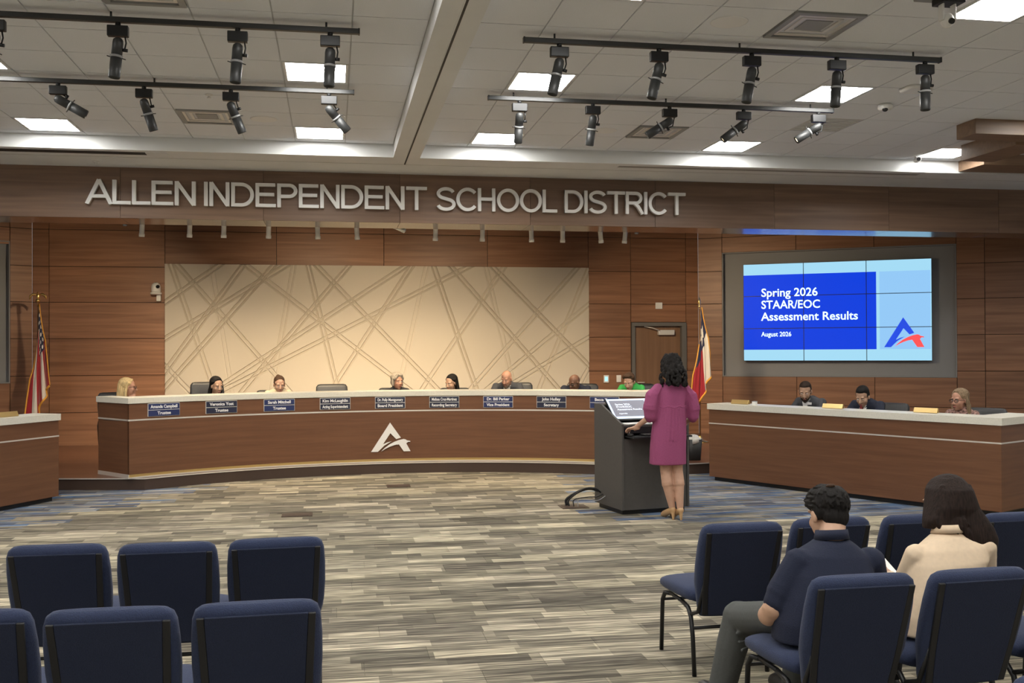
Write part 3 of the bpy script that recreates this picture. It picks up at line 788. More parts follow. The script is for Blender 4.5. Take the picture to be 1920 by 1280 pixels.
NAMES = [('Amanda Campbell', 'Trustee', 'plate_blue'), ('Veronica Yost', 'Trustee', 'plate_navy'), ('Sarah Mitchell', 'Trustee', 'plate_blue'), ('Kim McLaughlin', 'Acting Superintendent', 'plate_navy'), ('Dr. Polly Montgomery', 'Board President', 'plate_navy'), ('Melissa Cruz-Martinez', 'Recording Secretary', 'plate_navy'), ('Dr. Bill Parker', 'Vice President', 'plate_blue'), ('John Holley', 'Secretary', 'plate_navy'), ('Becca K', '', 'plate_blue')]
where = ['first from the left end of the curved desk', 'second from the left end of the curved desk', 'third from the left end of the curved desk', 'below the empty chair', 'above the silver emblem', 'just right of the silver emblem', 'below the bald bearded man', 'below the man with a hand at his chin', 'half hidden behind the lectern screen']
for (nm_, ti, mt), dg, wh in zip(NAMES, (-33.8, -25.65, -17.35, -9.2, -1.07, 7.0, 15.1, 23.15, 31.2), where):
    a = R(dg)
    r = thing('name_plate', 'blue two-row name plate '+wh, 'name plate', (*ARC(RF, a), .915), -a, 'name plates on the curved desk')
    bk = MB().b2(-.215, .215, -.020, -.0058, 0, .168).build('plate_holder', 'metal_silver', r, bevel=.003, seg=1)
    for z0, z1, tx, m_ in ((.089, .162, nm_, mt), (.006, .080, ti, 'plate_blue' if mt == 'plate_blue' else 'plate_navy')):
        pn = MB().b2(-.208, .208, -.024, -.020, z0, z1).build('plate_insert', m_, r)
        if tx: 
            al = 'LEFT' if tx == 'Becca K' else 'CENTER'
            lettering(tx, .056, 'letter_white', pn, (-.14 if al == 'LEFT' else 0, -.0245, z0+.019), bold=.0016, squeeze=.36, align=al)

# ================================================================== SIDE DESKS
def side_desk(name, lab, mirror, length=3.9, depth=.95):
    sx = -1 if mirror else 1
    f0 = Vector((X0+sx*4.02, 12.83)); d = Vector((sx*.47, -.883)); nn = Vector((sx*.883, .47))
    if mirror: f0 = Vector((-3.188, 12.684))
    else: f0 = Vector((4.92, 12.83))
    def P(s, t): v = f0+d*s+nn*t; return (v.x, v.y)
    def U(z0, z1, e, t, inner=True):
        """U-shaped band: front and both ends"""
        m = MB()
        for c in ([P(-e, -e), P(length+e, -e), P(length+e, t-e), P(-e, t-e)], [P(-e, t-e), P(t-e, t-e), P(t-e, depth), P(-e, depth)], [P(length+e-t, t-e), P(length+e, t-e), P(length+e, depth), P(length+e-t, depth)]):
            if not inner and c[1] == P(t-e, t-e): continue
            m.plan(c if not mirror else c[::-1], z0, z1)
        return m
    dk = thing(name, lab, 'desk', group='side desks')
    U(.055, .752, 0, .03).build('lower_panel', 'desk_wood', dk)
    U(.768, .945, 0, .03).build('upper_panel', 'desk_wood', dk)
    U(.752, .768, .004, .03).build('trim_strip', 'trim_metal', dk)
    U(0, .055, -.05, .02).build('toe_kick', 'plastic_black', dk)
    MB().plan([P(.03, .38), P(length-.03, .38), P(length-.03, .70), P(.03, .70)][::(-1 if mirror else 1)], .72, .75).build('work_surface', 'laminate_charcoal', dk)
    ct = thing('countertop', ('white stone counter of the %s side desk' % ('left' if mirror else 'right')), 'countertop')
    U(.945, 1.02, .018, .40, False).build('counter_slab', 'counter_stone', ct)
    return P, d, nn
PR, DR, NR = side_desk('side_desk', 'straight wooden side desk in front of the video wall', False)
PLd, DLd, NLd = side_desk('side_desk', 'straight wooden side desk at the left edge, beside the striped flag', True)
def gold_plate(P, d, s, t, lab):
    p = P(s, t); rz = math.atan2(d.y, d.x) if P is PR else math.atan2(-d.y, -d.x)
    r = thing('gold_name_plate', lab, 'name plate', (*p, 1.0262), rz, 'gold desk name plates')
    MB().prism([(-.14, 0), (.14, 0), (.14, .058), (-.14, .058)], .012, Matrix.Rotation(R(-22), 4, 'X')).build('engraved_face', 'gold_plate', r, bevel=.002, seg=1)
    MB().prism([(-.14, 0), (.14, 0), (.14, .052), (-.14, .052)], .010, Matrix.Translation((0, .045, 0)) @ Matrix.Rotation(R(22), 4, 'X')).build('back_stand', 'gold_plate', r)
gold_plate(PR, DR, .40, .13, 'gold name plate beside a small white box on the right desk')
gold_plate(PR, DR, 1.78, .16, 'gold name plate between the two men in suits on the right desk')
gold_plate(PR, DR, 2.95, .20, 'gold name plate in front of the woman with glasses on the right desk')
gold_plate(PLd, DLd, .62, .12, 'gold name plate on the left side desk')
sb = thing('small_box', 'small pale box beside the gold name plate on the right desk', 'box', (*PR(.66, .12), 1.02), math.atan2(DR.y, DR.x))
MB().b2(-.025, .025, -.025, .025, 0, .045).build('box_body', 'plastic_white', sb, bevel=.003); MB().b2(-.026, .026, -.026, .026, .045, .052).build('box_lid', 'plastic_grey', sb)

# ================================================================== VIDEO WALL
def slide_mat():
    m, nt, b = _new('slide'); N = nt.nodes; L = nt.links
    uv = N.new('ShaderNodeUVMap'); uv.uv_map = 'slide'; sp = N.new('ShaderNodeSeparateXYZ'); L.new(uv.outputs[0], sp.inputs[0])
    def cmp(o, op, v):
        n = N.new('ShaderNodeMath'); n.operation = op; L.new(sp.outputs[o], n.inputs[0]); n.inputs[1].default_value = v; return n.outputs[0]
    def mul(a, c):
        n = N.new('ShaderNodeMath'); n.operation = 'MULTIPLY'; L.new(a, n.inputs[0]); L.new(c, n.inputs[1]); return n.outputs[0]
    band = mul(cmp(1, 'GREATER_THAN', .115), cmp(1, 'LESS_THAN', .885))
    blue = mul(band, cmp(0, 'LESS_THAN', .718)); box = mul(mul(band, cmp(0, 'GREATER_THAN', .735)), cmp(0, 'LESS_THAN', .993))
    m1 = N.new('ShaderNodeMix'); m1.data_type = 'RGBA'; L.new(box, m1.inputs['Factor'])
    m1.inputs['A'].default_value = (.38, .72, .92, 1); m1.inputs['B'].default_value = (.30, .59, .93, 1)
    m2 = N.new('ShaderNodeMix'); m2.data_type = 'RGBA'; L.new(blue, m2.inputs['Factor'])
    L.new(m1.outputs['Result'], m2.inputs['A']); m2.inputs['B'].default_value = (.004, .052, .74, 1)
    L.new(m2.outputs['Result'], b.inputs['Emission Color']); b.inputs['Emission Strength'].default_value = SCREEN_E
    b.inputs['Base Color'].default_value = (.008, .008, .008, 1); b.inputs['Roughness'].default_value = .5; b.inputs['Specular IOR Level'].default_value = .1
slide_mat()
emit('slide_white', (.70, .93, 1.0), SCREEN_E); emit('slide_blue', (.006, .05, .62), SCREEN_E); emit('slide_red', (.82, .065, .07), SCREEN_E)
vw = thing('video_wall', 'nine-panel video wall showing a blue assessment results slide', 'video wall', (WR[0], WR[1], 0), ANG)
S0, S1, Z0, Z1 = .845, 4.09, 1.518, 3.31; VY = -.03
SW, SH = (S1-S0), (Z1-Z0)
MB().b2(S0+.01, S1-.01, VY+.045, .095, Z0+.01, Z1-.01).build('mounting_frame', 'plastic_black', vw)
for i in range(3):
    for j in range(3):
        a, b, c, d = S0+SW*i/3, S0+SW*(i+1)/3, Z0+SH*j/3, Z0+SH*(j+1)/3
        pn = MB().b2(a, b, VY+.002, VY+.045, c, d).build('display_panel', 'plastic_black', vw)
        g = .006
        me = bpy.data.meshes.new('screen'); q = [(a+g, VY, c+g), (b-g, VY, c+g), (b-g, VY, d-g), (a+g, VY, d-g)]
        q2 = [(x, y+.0025, z) for x, y, z in q]
        me.from_pydata(q+q2, [], [(0, 1, 2, 3), (7, 6, 5, 4), (0, 4, 5, 1), (1, 5, 6, 2), (2, 6, 7, 3), (3, 7, 4, 0)])
        ul = me.uv_layers.new(name='slide')
        for lp_ in me.loops:
            v = me.vertices[lp_.vertex_index].co; ul.data[lp_.index].uv = ((v.x-S0)/SW, (v.z-Z0)/SH)
        me.materials.append(MATS['slide']); link('screen', me, pn)
def slide_txt(s, u, v, size, bold, w):
    o = lettering(s, size, 'slide_white', vw, (S0+SW*u, VY-.0015, Z0+SH*v), bold=bold, align='LEFT', extrude=.001, name='slide_lettering')
    xs = [p.co.x for p in o.data.vertices]; o.data.transform(Matrix.Diagonal((w/(max(xs)-min(xs)), 1, 1, 1)))
slide_txt('Spring 2026', .100, .662, .212, .0034, 1.00); slide_txt('STAAR/EOC', .100, .538, .212, .0034, 1.04)
slide_txt('Assessment Results', .100, .415, .212, .0034, 1.70); slide_txt('August 2026', .100, .252, .118, .002, .54)
for poly, mt in ((EMB_A, 'slide_blue'), (EMB_B, 'slide_red')):
    MB().prism([(S0+SW*.757+x*.66, Z0+SH*.135+z*.73) for x, z in poly], .001, Matrix.Translation((0, VY-.0015, 0))).build('slide_emblem', mt, vw)
# the dark display in the left recess
ds = thing('dark_display', 'switched-off dark display in the recess at the left edge', 'display', (WLf[0], WLf[1], 0), -ANG)
MB().b2(-4.05, -.62, -.02, .095, 1.50, 3.33).build('display_body', 'plastic_black', ds, bevel=.005); MB().b2(-4.03, -.64, -.022, -.02, 1.52, 3.31).build('screen', 'glass_dark', ds)

# ================================================================== THINGS ON THE WALLS
def wall_plate(name, lab, cat, x, z, w, h, glow=None, y=YW-.02):
    r = thing(name, lab, cat, (x, y, z))
    MB().b2(-w/2, w/2, -.012, 0, -h/2, h/2).build('cover_plate', 'plastic_white', r, bevel=.004)
    MB().b2(-w*.28, w*.28, -.016, -.012, -h*.3, h*.3).build('touch_pad' if glow else 'rocker', glow or 'plastic_white', r, bevel=.002, seg=1)
wall_plate('control_panel', 'small wall panel with a glowing blue face right of the relief panel', 'control panel', 5.0, 1.195, .10, .14, 'switch_glow')
wall_plate('light_switch', 'white light switch between the blue panel and the door', 'switch', 5.242, 1.198, .09, .13)
wall_plate('wall_speaker', 'small square white sounder on the wood above the door', 'sounder', 6.03, 2.56, .135, .12)
pc = thing('wall_camera', 'white dome camera on a bracket left of the relief panel', 'camera', (-2.99, YW-.02, 2.70))
MB().b2(0, .07, -.09, 0, -.09, .02).build('wall_bracket', 'plastic_white', pc, bevel=.006)
MB().loft([((-.0, -.12, .02), (.085, 0, 0), (0, .075, 0)), ((-.0, -.12, .045), (.095, 0, 0), (0, .085, 0)), ((-.0, -.12, .06), (.085, 0, 0), (0, .075, 0))]).build('camera_base', 'plastic_white', pc)
hd_ = MB().lathe([(.07, .06), (.078, .08), (.078, .15), (.066, .195), (.035, .222), (.001, .23)], c=(0, -.12, 0)).build('camera_head', 'plastic_white', pc)
MB().cyl((.035, -.19, .15), (.05, -.215, .152), .03, .028).build('camera_lens', 'glass_dark', hd_)

# ---- small silver spots under the header
SPOTX = [-2.564, -1.94, -1.486, -.881, -.216, .325, .844, 1.453, 2.134, 2.849, 3.32, 3.885, 4.276]
SPN = ['first', 'second', 'third', 'fourth', 'fifth', 'sixth', 'seventh', 'eighth', 'ninth', 'tenth', 'eleventh', 'twelfth', 'last']
for i, x in enumerate(SPOTX):
    lab = 'small silver spotlight under the header, %s from the left' % SPN[i] if i != 6 else 'small silver spotlight under the header, tipped almost level'
    r = thing('spotlight', lab, 'spotlight', (x, 14.50, 3.52), group='silver spotlights under the header')
    tl = (4, 3, 2, 2, -2, -5, -72, 1, 0, -3, -2, -8, 3)[i]; fo = (8, 10, 8, 12, 8, 10, 30, 9, 12, 8, 10, 12, 9)[i]
    M = Euler((R(fo), R(tl), 0), 'XYZ').to_matrix().to_4x4()
    MB().cyl((0, 0, .0), (0, 0, .07), .012).build('stem', 'metal_silver', r)
    MB().b2(-.05, .05, -.11, .02, .06, .085).build('arm_mount', 'metal_silver', r, bevel=.004)
    can = MB().lathe([(.001, .012), (.03, .008), (.036, -.01), (.036, -.035), (.033, -.038), (.033, -.16), (.038, -.163), (.038, -.205), (.033, -.205), (.030, -.190), (.001, -.190)], M=M).build('lamp_can', 'spot_paint', r)
    MB().lathe([(.001, -.192), (.029, -.192), (.029, -.196), (.001, -.196)], M=M).build('lens', 'spot_lens', can)
    MB().tube([(.045, 0, .06), (.055, 0, .02), M @ Vector((.04, 0, -.02))], .004).build('yoke', 'metal_silver', can)
    ld = bpy.data.lights.new('spot_beam', 'SPOT'); ld.energy = SPOT_W; ld.color = (1.0, .78, .50); ld.spot_size = R(88); ld.spot_blend = .8; ld.shadow_soft_size = .09
    lo = link('spot_beam', ld, r); lo.location = M @ Vector((0, 0, -.215))
    tgt = Vector((x, 18.2, 1.6)) if i % 2 == 0 else Vector((x*1.0, 16.6, .9))
    if i in (2, 6, 10): tgt = Vector((x, 13.3, .3))
    if i == 0: tgt = Vector((-4.4, 18.2, 1.3))
    if i == 11: tgt = Vector((6.4, 17.8, 1.2))
    if i == 12: tgt = Vector((8.3, 17.2, .9))
    dv = tgt-(Vector((x, 14.50, 3.52))+lo.location); lo.rotation_euler = dv.to_track_quat('-Z', 'Y').to_euler()
for x, lab in ((-2.80, 'small grey sensor under the header left of the spotlights'), (4.46, 'small grey sensor under the header right of the spotlights')):
    r = thing('ceiling_sensor', lab, 'sensor', (x, 14.55, 3.60)); MB().b2(-.07, .07, -.05, .05, -.10, .0).build('sensor_plate', 'plastic_grey', r, bevel=.01); MB().lathe([(.03, -.10), (.028, -.135), (.001, -.14)]).build('sensor_eye', 'plastic_grey', r)
    MB().cyl((0, 0, 0), (0, 0, .82), .01).build('sensor_stem', 'plastic_grey', r)

# ---- floor boxes
for x, y, w, d, lab in ((.82, 13.12, .30, .26, 'dark floor box cover in the carpet below the emblem'), (-.385, 11.04, .32, .24, 'dark floor box cover in the carpet nearer the empty chairs'), (2.62, 10.98, .30, .28, 'dark floor box with the lectern cables')):
    r = thing('floor_box', lab, 'floor box', (x, y, .0)); MB().b2(-w/2, w/2, -d/2, d/2, 0, .006).build('cover_plate', 'riser_brown', r, bevel=.002, seg=1)
    MB().b2(-w*.38, w*.38, -d*.36, d*.36, .006, .009).build('hinged_lid', 'riser_brown', r)

# ================================================================== FLAGS
def flag_mat(name, kind):
    m, nt, b = _new(name); N = nt.nodes; L = nt.links
    uv = N.new('ShaderNodeUVMap'); uv.uv_map = 'flag'; sp = N.new('ShaderNodeSeparateXYZ'); L.new(uv.outputs[0], sp.inputs[0])
    U, V = sp.outputs[0], sp.outputs[1]
    def mt(op, a, c=None):
        n = N.new('ShaderNodeMath'); n.operation = op
        for i, v in enumerate((a, c)):
            if v is None: continue
            if isinstance(v, (int, float)): n.inputs[i].default_value = v
            else: L.new(v, n.inputs[i])
        return n.outputs[0]
    def mix(f, A, B):
        n = N.new('ShaderNodeMix'); n.data_type = 'RGBA'; L.new(f, n.inputs['Factor'])
        for k, v in (('A', A), ('B', B)):
            if isinstance(v, tuple): n.inputs[k].default_value = (*v, 1)
            else: L.new(v, n.inputs[k])
        return n.outputs['Result']
    red, white, blue = (.36, .010, .022), (.72, .66, .58), (.010, .014, .060)
    if kind == 'stripes':
        st = mt('LESS_THAN', mt('FRACT', mt('MULTIPLY', V, 4.5)), .5)
        col = mix(st, white, red)
        can = mt('MULTIPLY', mt('LESS_THAN', U, .42), mt('GREATER_THAN', V, .46))
        gu = mt('SUBTRACT', mt('FRACT', mt('MULTIPLY', U, 14.5)), .5); 
        row = mt('FLOOR', mt('MULTIPLY', U, 14.5)); gv = mt('SUBTRACT', mt('FRACT', mt('ADD', mt('MULTIPLY', V, 10.0), mt('MULTIPLY', row, .5))), .5)
        rr = mt('ADD', mt('MULTIPLY', gu, gu), mt('MULTIPLY', gv, gv)); star = mt('LESS_THAN', rr, .085)
        col = mix(can, col, mix(star, blue, (.85, .82, .78)))
    else:
        col = mix(mt('GREATER_THAN', V, .5), red, white)
        cu, cv = mt('MULTIPLY', mt('SUBTRACT', U, .18), 1.5), mt('SUBTRACT', V, .55)
        rr = mt('SQRT', mt('ADD', mt('MULTIPLY', cu, cu), mt('MULTIPLY', cv, cv)))
        an = mt('ARCTAN2', cv, cu); tri = mt('ABSOLUTE', mt('SUBTRACT', mt('FRACT', mt('ADD', mt('DIVIDE', an, 2*math.pi/5), .25)), .5))
        star = mt('LESS_THAN', rr, mt('ADD', .085, mt('MULTIPLY', tri, .26)))
        col = mix(mt('LESS_THAN', U, .36), col, mix(star, blue, white))
    L.new(col, b.inputs['Base Color']); b.inputs['Roughness'].default_value = .7; b.inputs['Sheen Weight'].default_value = .3
flag_mat('flag_stripes', 'stripes'); flag_mat('flag_lone_star', 'texas')
def flag(name, lab, loc, rz, mat, ztop, a, b, w0, w1, finial, flip=1, ph=0.0, polez=2.5):
    r = thing(name, lab, 'flag', loc, rz, 'flags on poles')
    MB().lathe([(.15, 0), (.15, .015), (.12, .03), (.05, .05), (.03, .09), (.022, .12), (.001, .12)]).build('flag_base', 'brass', r)
    pole = MB().cyl((0, 0, .05), (0, 0, polez), .013).build('flag_pole', 'door_wood', r)
    if finial == 'eagle':
        e = MB(); z = polez
        e.lathe([(.012, 0), (.03, .01), (.036, .03), (.03, .05), (.014, .06)], c=(0, 0, z)); e.ell((0, 0, z+.10), (.028, .024, .05)); e.ell((0, -.01, z+.155), (.016, .02, .016)); e.cyl((0, -.025, z+.155), (0, -.045, z+.148), .006, .001)
        for s in (-1, 1): e.tube([(s*.015, 0, z+.12), (s*.07, 0, z+.135), (s*.115, 0, z+.10), (s*.125, 0, z+.05)], [.016, .022, .018, .006])
        e.build('eagle_finial', 'brass', r)
    else:
        MB().lathe([(.012, 0), (.02, .01), (.016, .03), (.012, .045), (.028, .085), (.001, .19)], c=(0, 0, polez), n=4).build('spear_finial', 'brass', r)
    NU, NV = 44, 40; vs = []; fs = []; uvs = []
    def pos(u, v):
        W = w0+(w1-w0)*u**.8
        fold = .055*(.35+.65*u)*math.sin(v*15.0+u*2.2+ph)+.02*math.sin(v*31+u*5+ph)
        x = flip*((v**.55-.55)*W*(.25+.75*min(1, u*2.2))+.016*math.cos(v*15.0+u*2.2+ph)*(.3+u))
        z = ztop-a*(1-v)-b*u-.02*math.sin(u*7+v*6)
        return (x+flip*.015, -.035+fold*.75, z)
    for i in range(NU+1):
        for j in range(NV+1):
            u, v = i/NU, j/NV; vs.append(pos(u, v)); uvs.append((u, v))
    for i in range(NU):
        for j in range(NV): k = i*(NV+1)+j; fs.append((k, k+1, k+NV+2, k+NV+1))
    me = bpy.data.meshes.new('flag_cloth'); me.from_pydata(vs, [], fs); ul = me.uv_layers.new(name='flag')
    for lp_ in me.loops: ul.data[lp_.index].uv = uvs[lp_.vertex_index]
    me.polygons.foreach_set('use_smooth', [True]*len(me.polygons)); me.materials.append(MATS[mat])
    c = link('flag_cloth', me, r); md = c.modifiers.new('thickness', 'SOLIDIFY'); md.thickness = .004
    fr = MB(); fr.tube([Vector(pos(1, j/NV))+Vector((0, -.004, -.012)) for j in range(NV+1)], .017, n=8)
    fr.tube([Vector(pos(i/NU, 0))+Vector((-flip*.005, -.006, -.006)) for i in range(NU+1)], .012, n=8)
    fr.tube([Vector(pos(i/NU, 1))+Vector((flip*.005, -.006, 0)) for i in range(NU+1)], .009, n=8)
    fr.build('gold_fringe', 'gold_fringe', c)
    ring = MB().tube([(0, -.0, ztop+.0), (0, -.02, ztop-.01), (0, -.03, ztop-.02)], .006); ring.build('flag_hook', 'brass', r)
flag('flag_on_pole', 'stars and stripes flag hanging on a pole with an eagle top by the left wall', (-4.71, 17.5, PLAT), R(4), 'flag_stripes', 2.37, .62, 1.30, .10, .36, 'eagle', 1, .6, 2.40)
flag('flag_on_pole', 'lone star flag in blue white and red on a pole beside the door', (6.165, 16.5, PLAT), R(-6), 'flag_lone_star', 2.30, .62, 1.14, .12, .34, 'spear', 1, 2.3, 2.30)

# ================================================================== AUDIENCE CHAIRS
UB = Vector((0, -.287, .958)); NB = Vector((0, -.958, -.287))     # up along the back, normal to the rear
def chair_proto():
    r = thing('audience_chair', 'x', 'chair')
    B0 = Vector((0, .165, .325)); LB = .535
    secs = []
    for t, w, d in ((0, .150, .012), (.015, .185, .028), (.10, .200, .034), (.24, .214, .040), (.38, .230, .044), (.55, .235, .044), (.75, .234, .042), (.90, .228, .040), (.955, .218, .036), (.985, .198, .026), (1.0, .165, .010)):
        secs.append((B0+UB*(LB*t), Vector((w, 0, 0)), NB*d))
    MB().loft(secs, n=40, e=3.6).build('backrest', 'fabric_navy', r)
    def plate(x0, x1, t0, t1, off, thick, w1=None):
        w1 = w1 or (x0, x1); m = MB(); rings = []
        for t, (a, b) in ((t0, (x0, x1)), (.35, ((x0+w1[0])/2, (x1+w1[1])/2)), (t1, w1)):
            c = B0+UB*(LB*t)
            rings.append([c+Vector((a, 0, 0))+NB*off, c+Vector((b, 0, 0))+NB*off, c+Vector((b, 0, 0))+NB*(off+thick), c+Vector((a, 0, 0))+NB*(off+thick)])
        return m.rings(rings, True, False)
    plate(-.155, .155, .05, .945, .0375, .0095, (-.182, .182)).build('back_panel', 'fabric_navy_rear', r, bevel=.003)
    for s in (-1, 1):
        q = sorted((s*.156, s*.186)); q1 = sorted((s*.183, s*.210))
        plate(*q, .05, .94, .034, .0115, tuple(q1)).build('side_strip', 'vinyl_black', r, bevel=.003)
    ss = []
    for y, w, z0, z1 in ((.215, .17, .40, .43), (.225, .205, .375, .45), (.30, .220, .365, .462), (.45, .236, .362, .466), (.58, .240, .362, .458), (.64, .236, .366, .446), (.672, .222, .378, .428), (.682, .19, .392, .412)):
        ss.append((Vector((0, y, (z0+z1)/2)), Vector((w, 0, 0)), Vector((0, 0, (z1-z0)/2))))
    MB().loft(ss, n=36, e=3.2).build('seat', 'fabric_navy', r)
    for s in (-1, 1):
        MB().tube([(s*.20, .56, .352), (s*.212, .62, .345), (s*.216, .652, .30), (s*.217, .675, .0)], .0125, n=8).build('leg', 'metal_black', r)
        MB().tube([(s*.195, .40, .352), (s*.205, .27, .345), (s*.208, .222, .305), (s*.208, .195, .20), (s*.208, .175, .0)], .0125, n=8).build('leg', 'metal_black', r)
        MB().tube([(s*.20, .58, .354), (s*.198, .38, .354)], .011, n=8).build('seat_rail', 'metal_black', r)
        MB().tube([(s*.205, .225, .32), Vector((s*.197, 0, 0))+B0+UB*.03+NB*.012, Vector((s*.19, 0, 0))+B0+UB*.20+NB*.03], .011, n=8).build('back_rail', 'metal_black', r)
    MB().cyl((-.207, .205, .25), (.207, .205, .25), .010, n=8).build('stretcher', 'metal_black', r)
    MB().cyl((-.215, .648, .30), (.215, .648, .30), .009, n=8).build('stretcher', 'metal_black', r)
    return r
cp = chair_proto()
ROW1, ROW2, ROW3 = 5.05, 3.785, 2.52
CH = [(-1.29, ROW1+.035, -1.7, 'empty navy chair in the second row, third from the aisle, left block'), (-.781, ROW1-.02, 0, 'empty navy chair in the second row, second from the aisle, left block'), (-.275, ROW1, 2.2, 'empty navy chair in the second row beside the aisle, left block'),
      (-1.285, ROW2+.06, -1.5, 'navy chair cut off by the left edge in the nearest full row'), (-.783, ROW2, -1, 'empty navy chair second from the aisle in the nearest row, left block'), (-.276, ROW2, 1.5, 'empty navy chair beside the aisle in the nearest row, left block'),
      (2.105, ROW1-.045, 1, 'empty navy chair beside the aisle ahead of the seated man'), (2.635, ROW1+.01, 2, 'empty navy chair half hidden by the seated man\'s head'), (3.165, ROW1+.02, 2, 'empty navy chair left of the long-haired woman\'s head'), (3.73, ROW1-.03, 1.5, 'empty navy chair right of the long-haired woman\'s head'),
      (2.094, ROW2-.025, .6, 'navy chair the man in the polo shirt sits on'), (2.62, ROW2-.015, 2, 'navy chair the long-haired woman sits on'), (3.16, ROW2+.02, 3, 'empty navy chair cut off by the right edge beside the woman'),
      (2.085, ROW3, 1, 'navy chair with only its corner showing at the bottom right')]
for i, (x, y, a, lab) in enumerate(CH):
    o = cp if i == 0 else copy_tree(cp)
    o.location = (x, y, 0); o.rotation_euler = (0, 0, R(a)); o['label'] = lab; o['group'] = 'navy audience chairs'

# ================================================================== LEATHER CHAIRS BEHIND THE DESKS
def leather_chair(lab, x, y, z, rz, top):
    """faces local +y"""
    r = thing('office_chair', lab, 'chair', (x, y, z), rz, 'black leather chairs behind the desks')
    h = top-z
    MB().loft([(Vector((0, -.02+.10*(1-t), h-.62+.62*t)), Vector((w, 0, 0)), Vector((0, d, 0))) for t, w, d in ((0, .19, .03), (.05, .22, .05), (.35, .245, .06), (.7, .25, .055), (.93, .238, .045), (.985, .215, .032), (1, .18, .012))], n=32, e=3.4).build('backrest', 'leather_black', r)
    MB().loft([(Vector((0, yy, .325)), Vector((w, 0, 0)), Vector((0, 0, d))) for yy, w, d in ((.03, .2, .03), (.08, .24, .05), (.30, .25, .055), (.50, .24, .05), (.56, .2, .02))], n=28, e=3.2).build('seat', 'leather_black', r)
    for s in (-1, 1):
        MB().tube([(s*.262, .10, .345), (s*.285, .12, .60), (s*.285, .16, .655), (s*.28, .40, .655)], [.018, .018, .026, .024]).build('armrest', 'plastic_black', r)
    MB().cyl((0, .28, .10), (0, .28, .29), .028).build('gas_lift', 'chrome', r)
    for k in range(5):
        a = 2*math.pi*k/5; e = Vector((.28*math.cos(a), .28+.28*math.sin(a), .06))
        lg = MB().rcone((0, .28, .10), .028, e, .016).build('base_leg', 'plastic_black', r)
        MB().cyl(e+Vector((-.012, 0, -.033)), e+Vector((.012, 0, -.033)), .027).build('caster', 'plastic_black', lg)
LC = [(-34.5, 1.191, 'black leather chair of the blonde woman at the end of the curved desk'), (-23.5, 1.30, 'tall black leather chair behind the dark-haired smiling woman'), (-15.4, 1.161, 'low black leather chair behind the woman with hair pulled back'), (-7.8, 1.233, 'empty black leather chair at the curved desk'), (.2, 1.164, 'black leather chair behind the grey-haired woman'), (8.2, 1.155, 'black leather chair behind the woman with straight black hair'), (16.5, 1.235, 'black leather chair behind the bald bearded man'), (25.2, 1.22, 'black leather chair behind the man with a hand at his chin'), (32.6, 1.226, 'black leather chair behind the woman in the green top')]
for dg, top, lab in LC:
    a = R(dg); x, y = ARC(6.80, a); leather_chair(lab, x, y, PLAT, math.pi-a, top)
RZR = math.atan2(-NR.y, -NR.x)-math.pi/2                   # people at the right desk look along -NR
for s, top, lab in ((.86, .99, 'black leather chair behind the bearded man at the right desk'), (1.83, 1.05, 'black leather chair behind the man with a red tie'), (3.06, 1.037, 'black leather chair behind the woman with glasses at the right desk')):
    x, y = PR(s, 1.36); leather_chair(lab, x, y, 0, RZR, top)

# ================================================================== LECTERN
LZ = R(9.75); LO = Vector((2.985, 10.30, 0))
lc = thing('lectern', 'dark grey lectern with a sloped top and keyboard tray', 'lectern', LO, LZ)
prof = [(0, .05), (0, .955), (.53, 1.145), (.70, 1.145), (.70, .05)]
for x in (0, .775):
    vs = [(x+dx, y, z) for dx in (0, .025) for y, z in prof]; n = 5
    MB().add(vs, [tuple(reversed(range(n))), tuple(range(n, 2*n))]+[(i, (i+1) % n, (i+1) % n+n, i+n) for i in range(n)]).build('side_panel', 'laminate_charcoal', lc, bevel=.002, seg=1)
MB().b2(.025, .775, .015, .035, .05, .80).build('front_panel', 'laminate_charcoal', lc)
MB().b2(.025, .775, .675, .695, .05, 1.14).build('rear_panel', 'laminate_charcoal', lc)
MB().b2(.025, .775, .55, .675, 1.12, 1.14).build('top_ledge', 'laminate_charcoal', lc)
MB().b2(.025, .775, .035, .66, .925, .943).build('shelf', 'laminate_charcoal', lc)
MB().b2(.03, .77, .06, .64, 0, .05).build('toe_base', 'plastic_black', lc)
tr = MB().b2(.05, .75, -.16, .30, .815, .832).build('keyboard_tray', 'plastic_black', lc, bevel=.004)
MB().b2(.04, .76, .02, .03, .86, .925).build('tray_rail', 'plastic_black', tr)
kb = thing('keyboard', 'black keyboard on the lectern tray', 'keyboard', LO+Vector((0, 0, .833)), LZ)
MB().b2(.22, .66, -.10, .04, 0, .016).build('keyboard_body', 'plastic_black', kb, bevel=.004)
km = MB()
for a in range(14):
    for b in range(5): km.b2(.232+a*.030, .257+a*.030, -.092+b*.025, -.071+b*.025, .016, .021)
km.build('keys', 'laminate_charcoal', kb)
ms = thing('computer_mouse', 'black mouse under the presenter\'s hand', 'mouse', LO+Vector((.075, -.065, .833)), LZ)
MB().ell((0, 0, .019), (.030, .050, .017)).build('mouse_body', 'plastic_black', ms); MB().ell((0, .025, .034), (.004, .012, .004)).build('scroll_wheel', 'plastic_grey', ms)
emit('monitor_dim', (.14, .14, .17), 1.0); emit('monitor_light', (.50, .58, .72), 1.0); emit('monitor_text', (.62, .66, .74), 1.0)
mo = thing('monitor', 'tilted computer monitor on the lectern showing the slide in grey', 'monitor', LO+Vector((0, 0, 0)), LZ)
MM = Matrix.Translation((.365, .30, .985)) @ Matrix.Rotation(R(-50), 4, 'X')
MB().b2(-.30, .30, .004, .03, 0, .335, MM).build('monitor_case', 'plastic_black', mo, bevel=.004)
MB().b2(-.292, .292, .0, .004, .010, .327, MM).build('screen', 'monitor_light', mo)
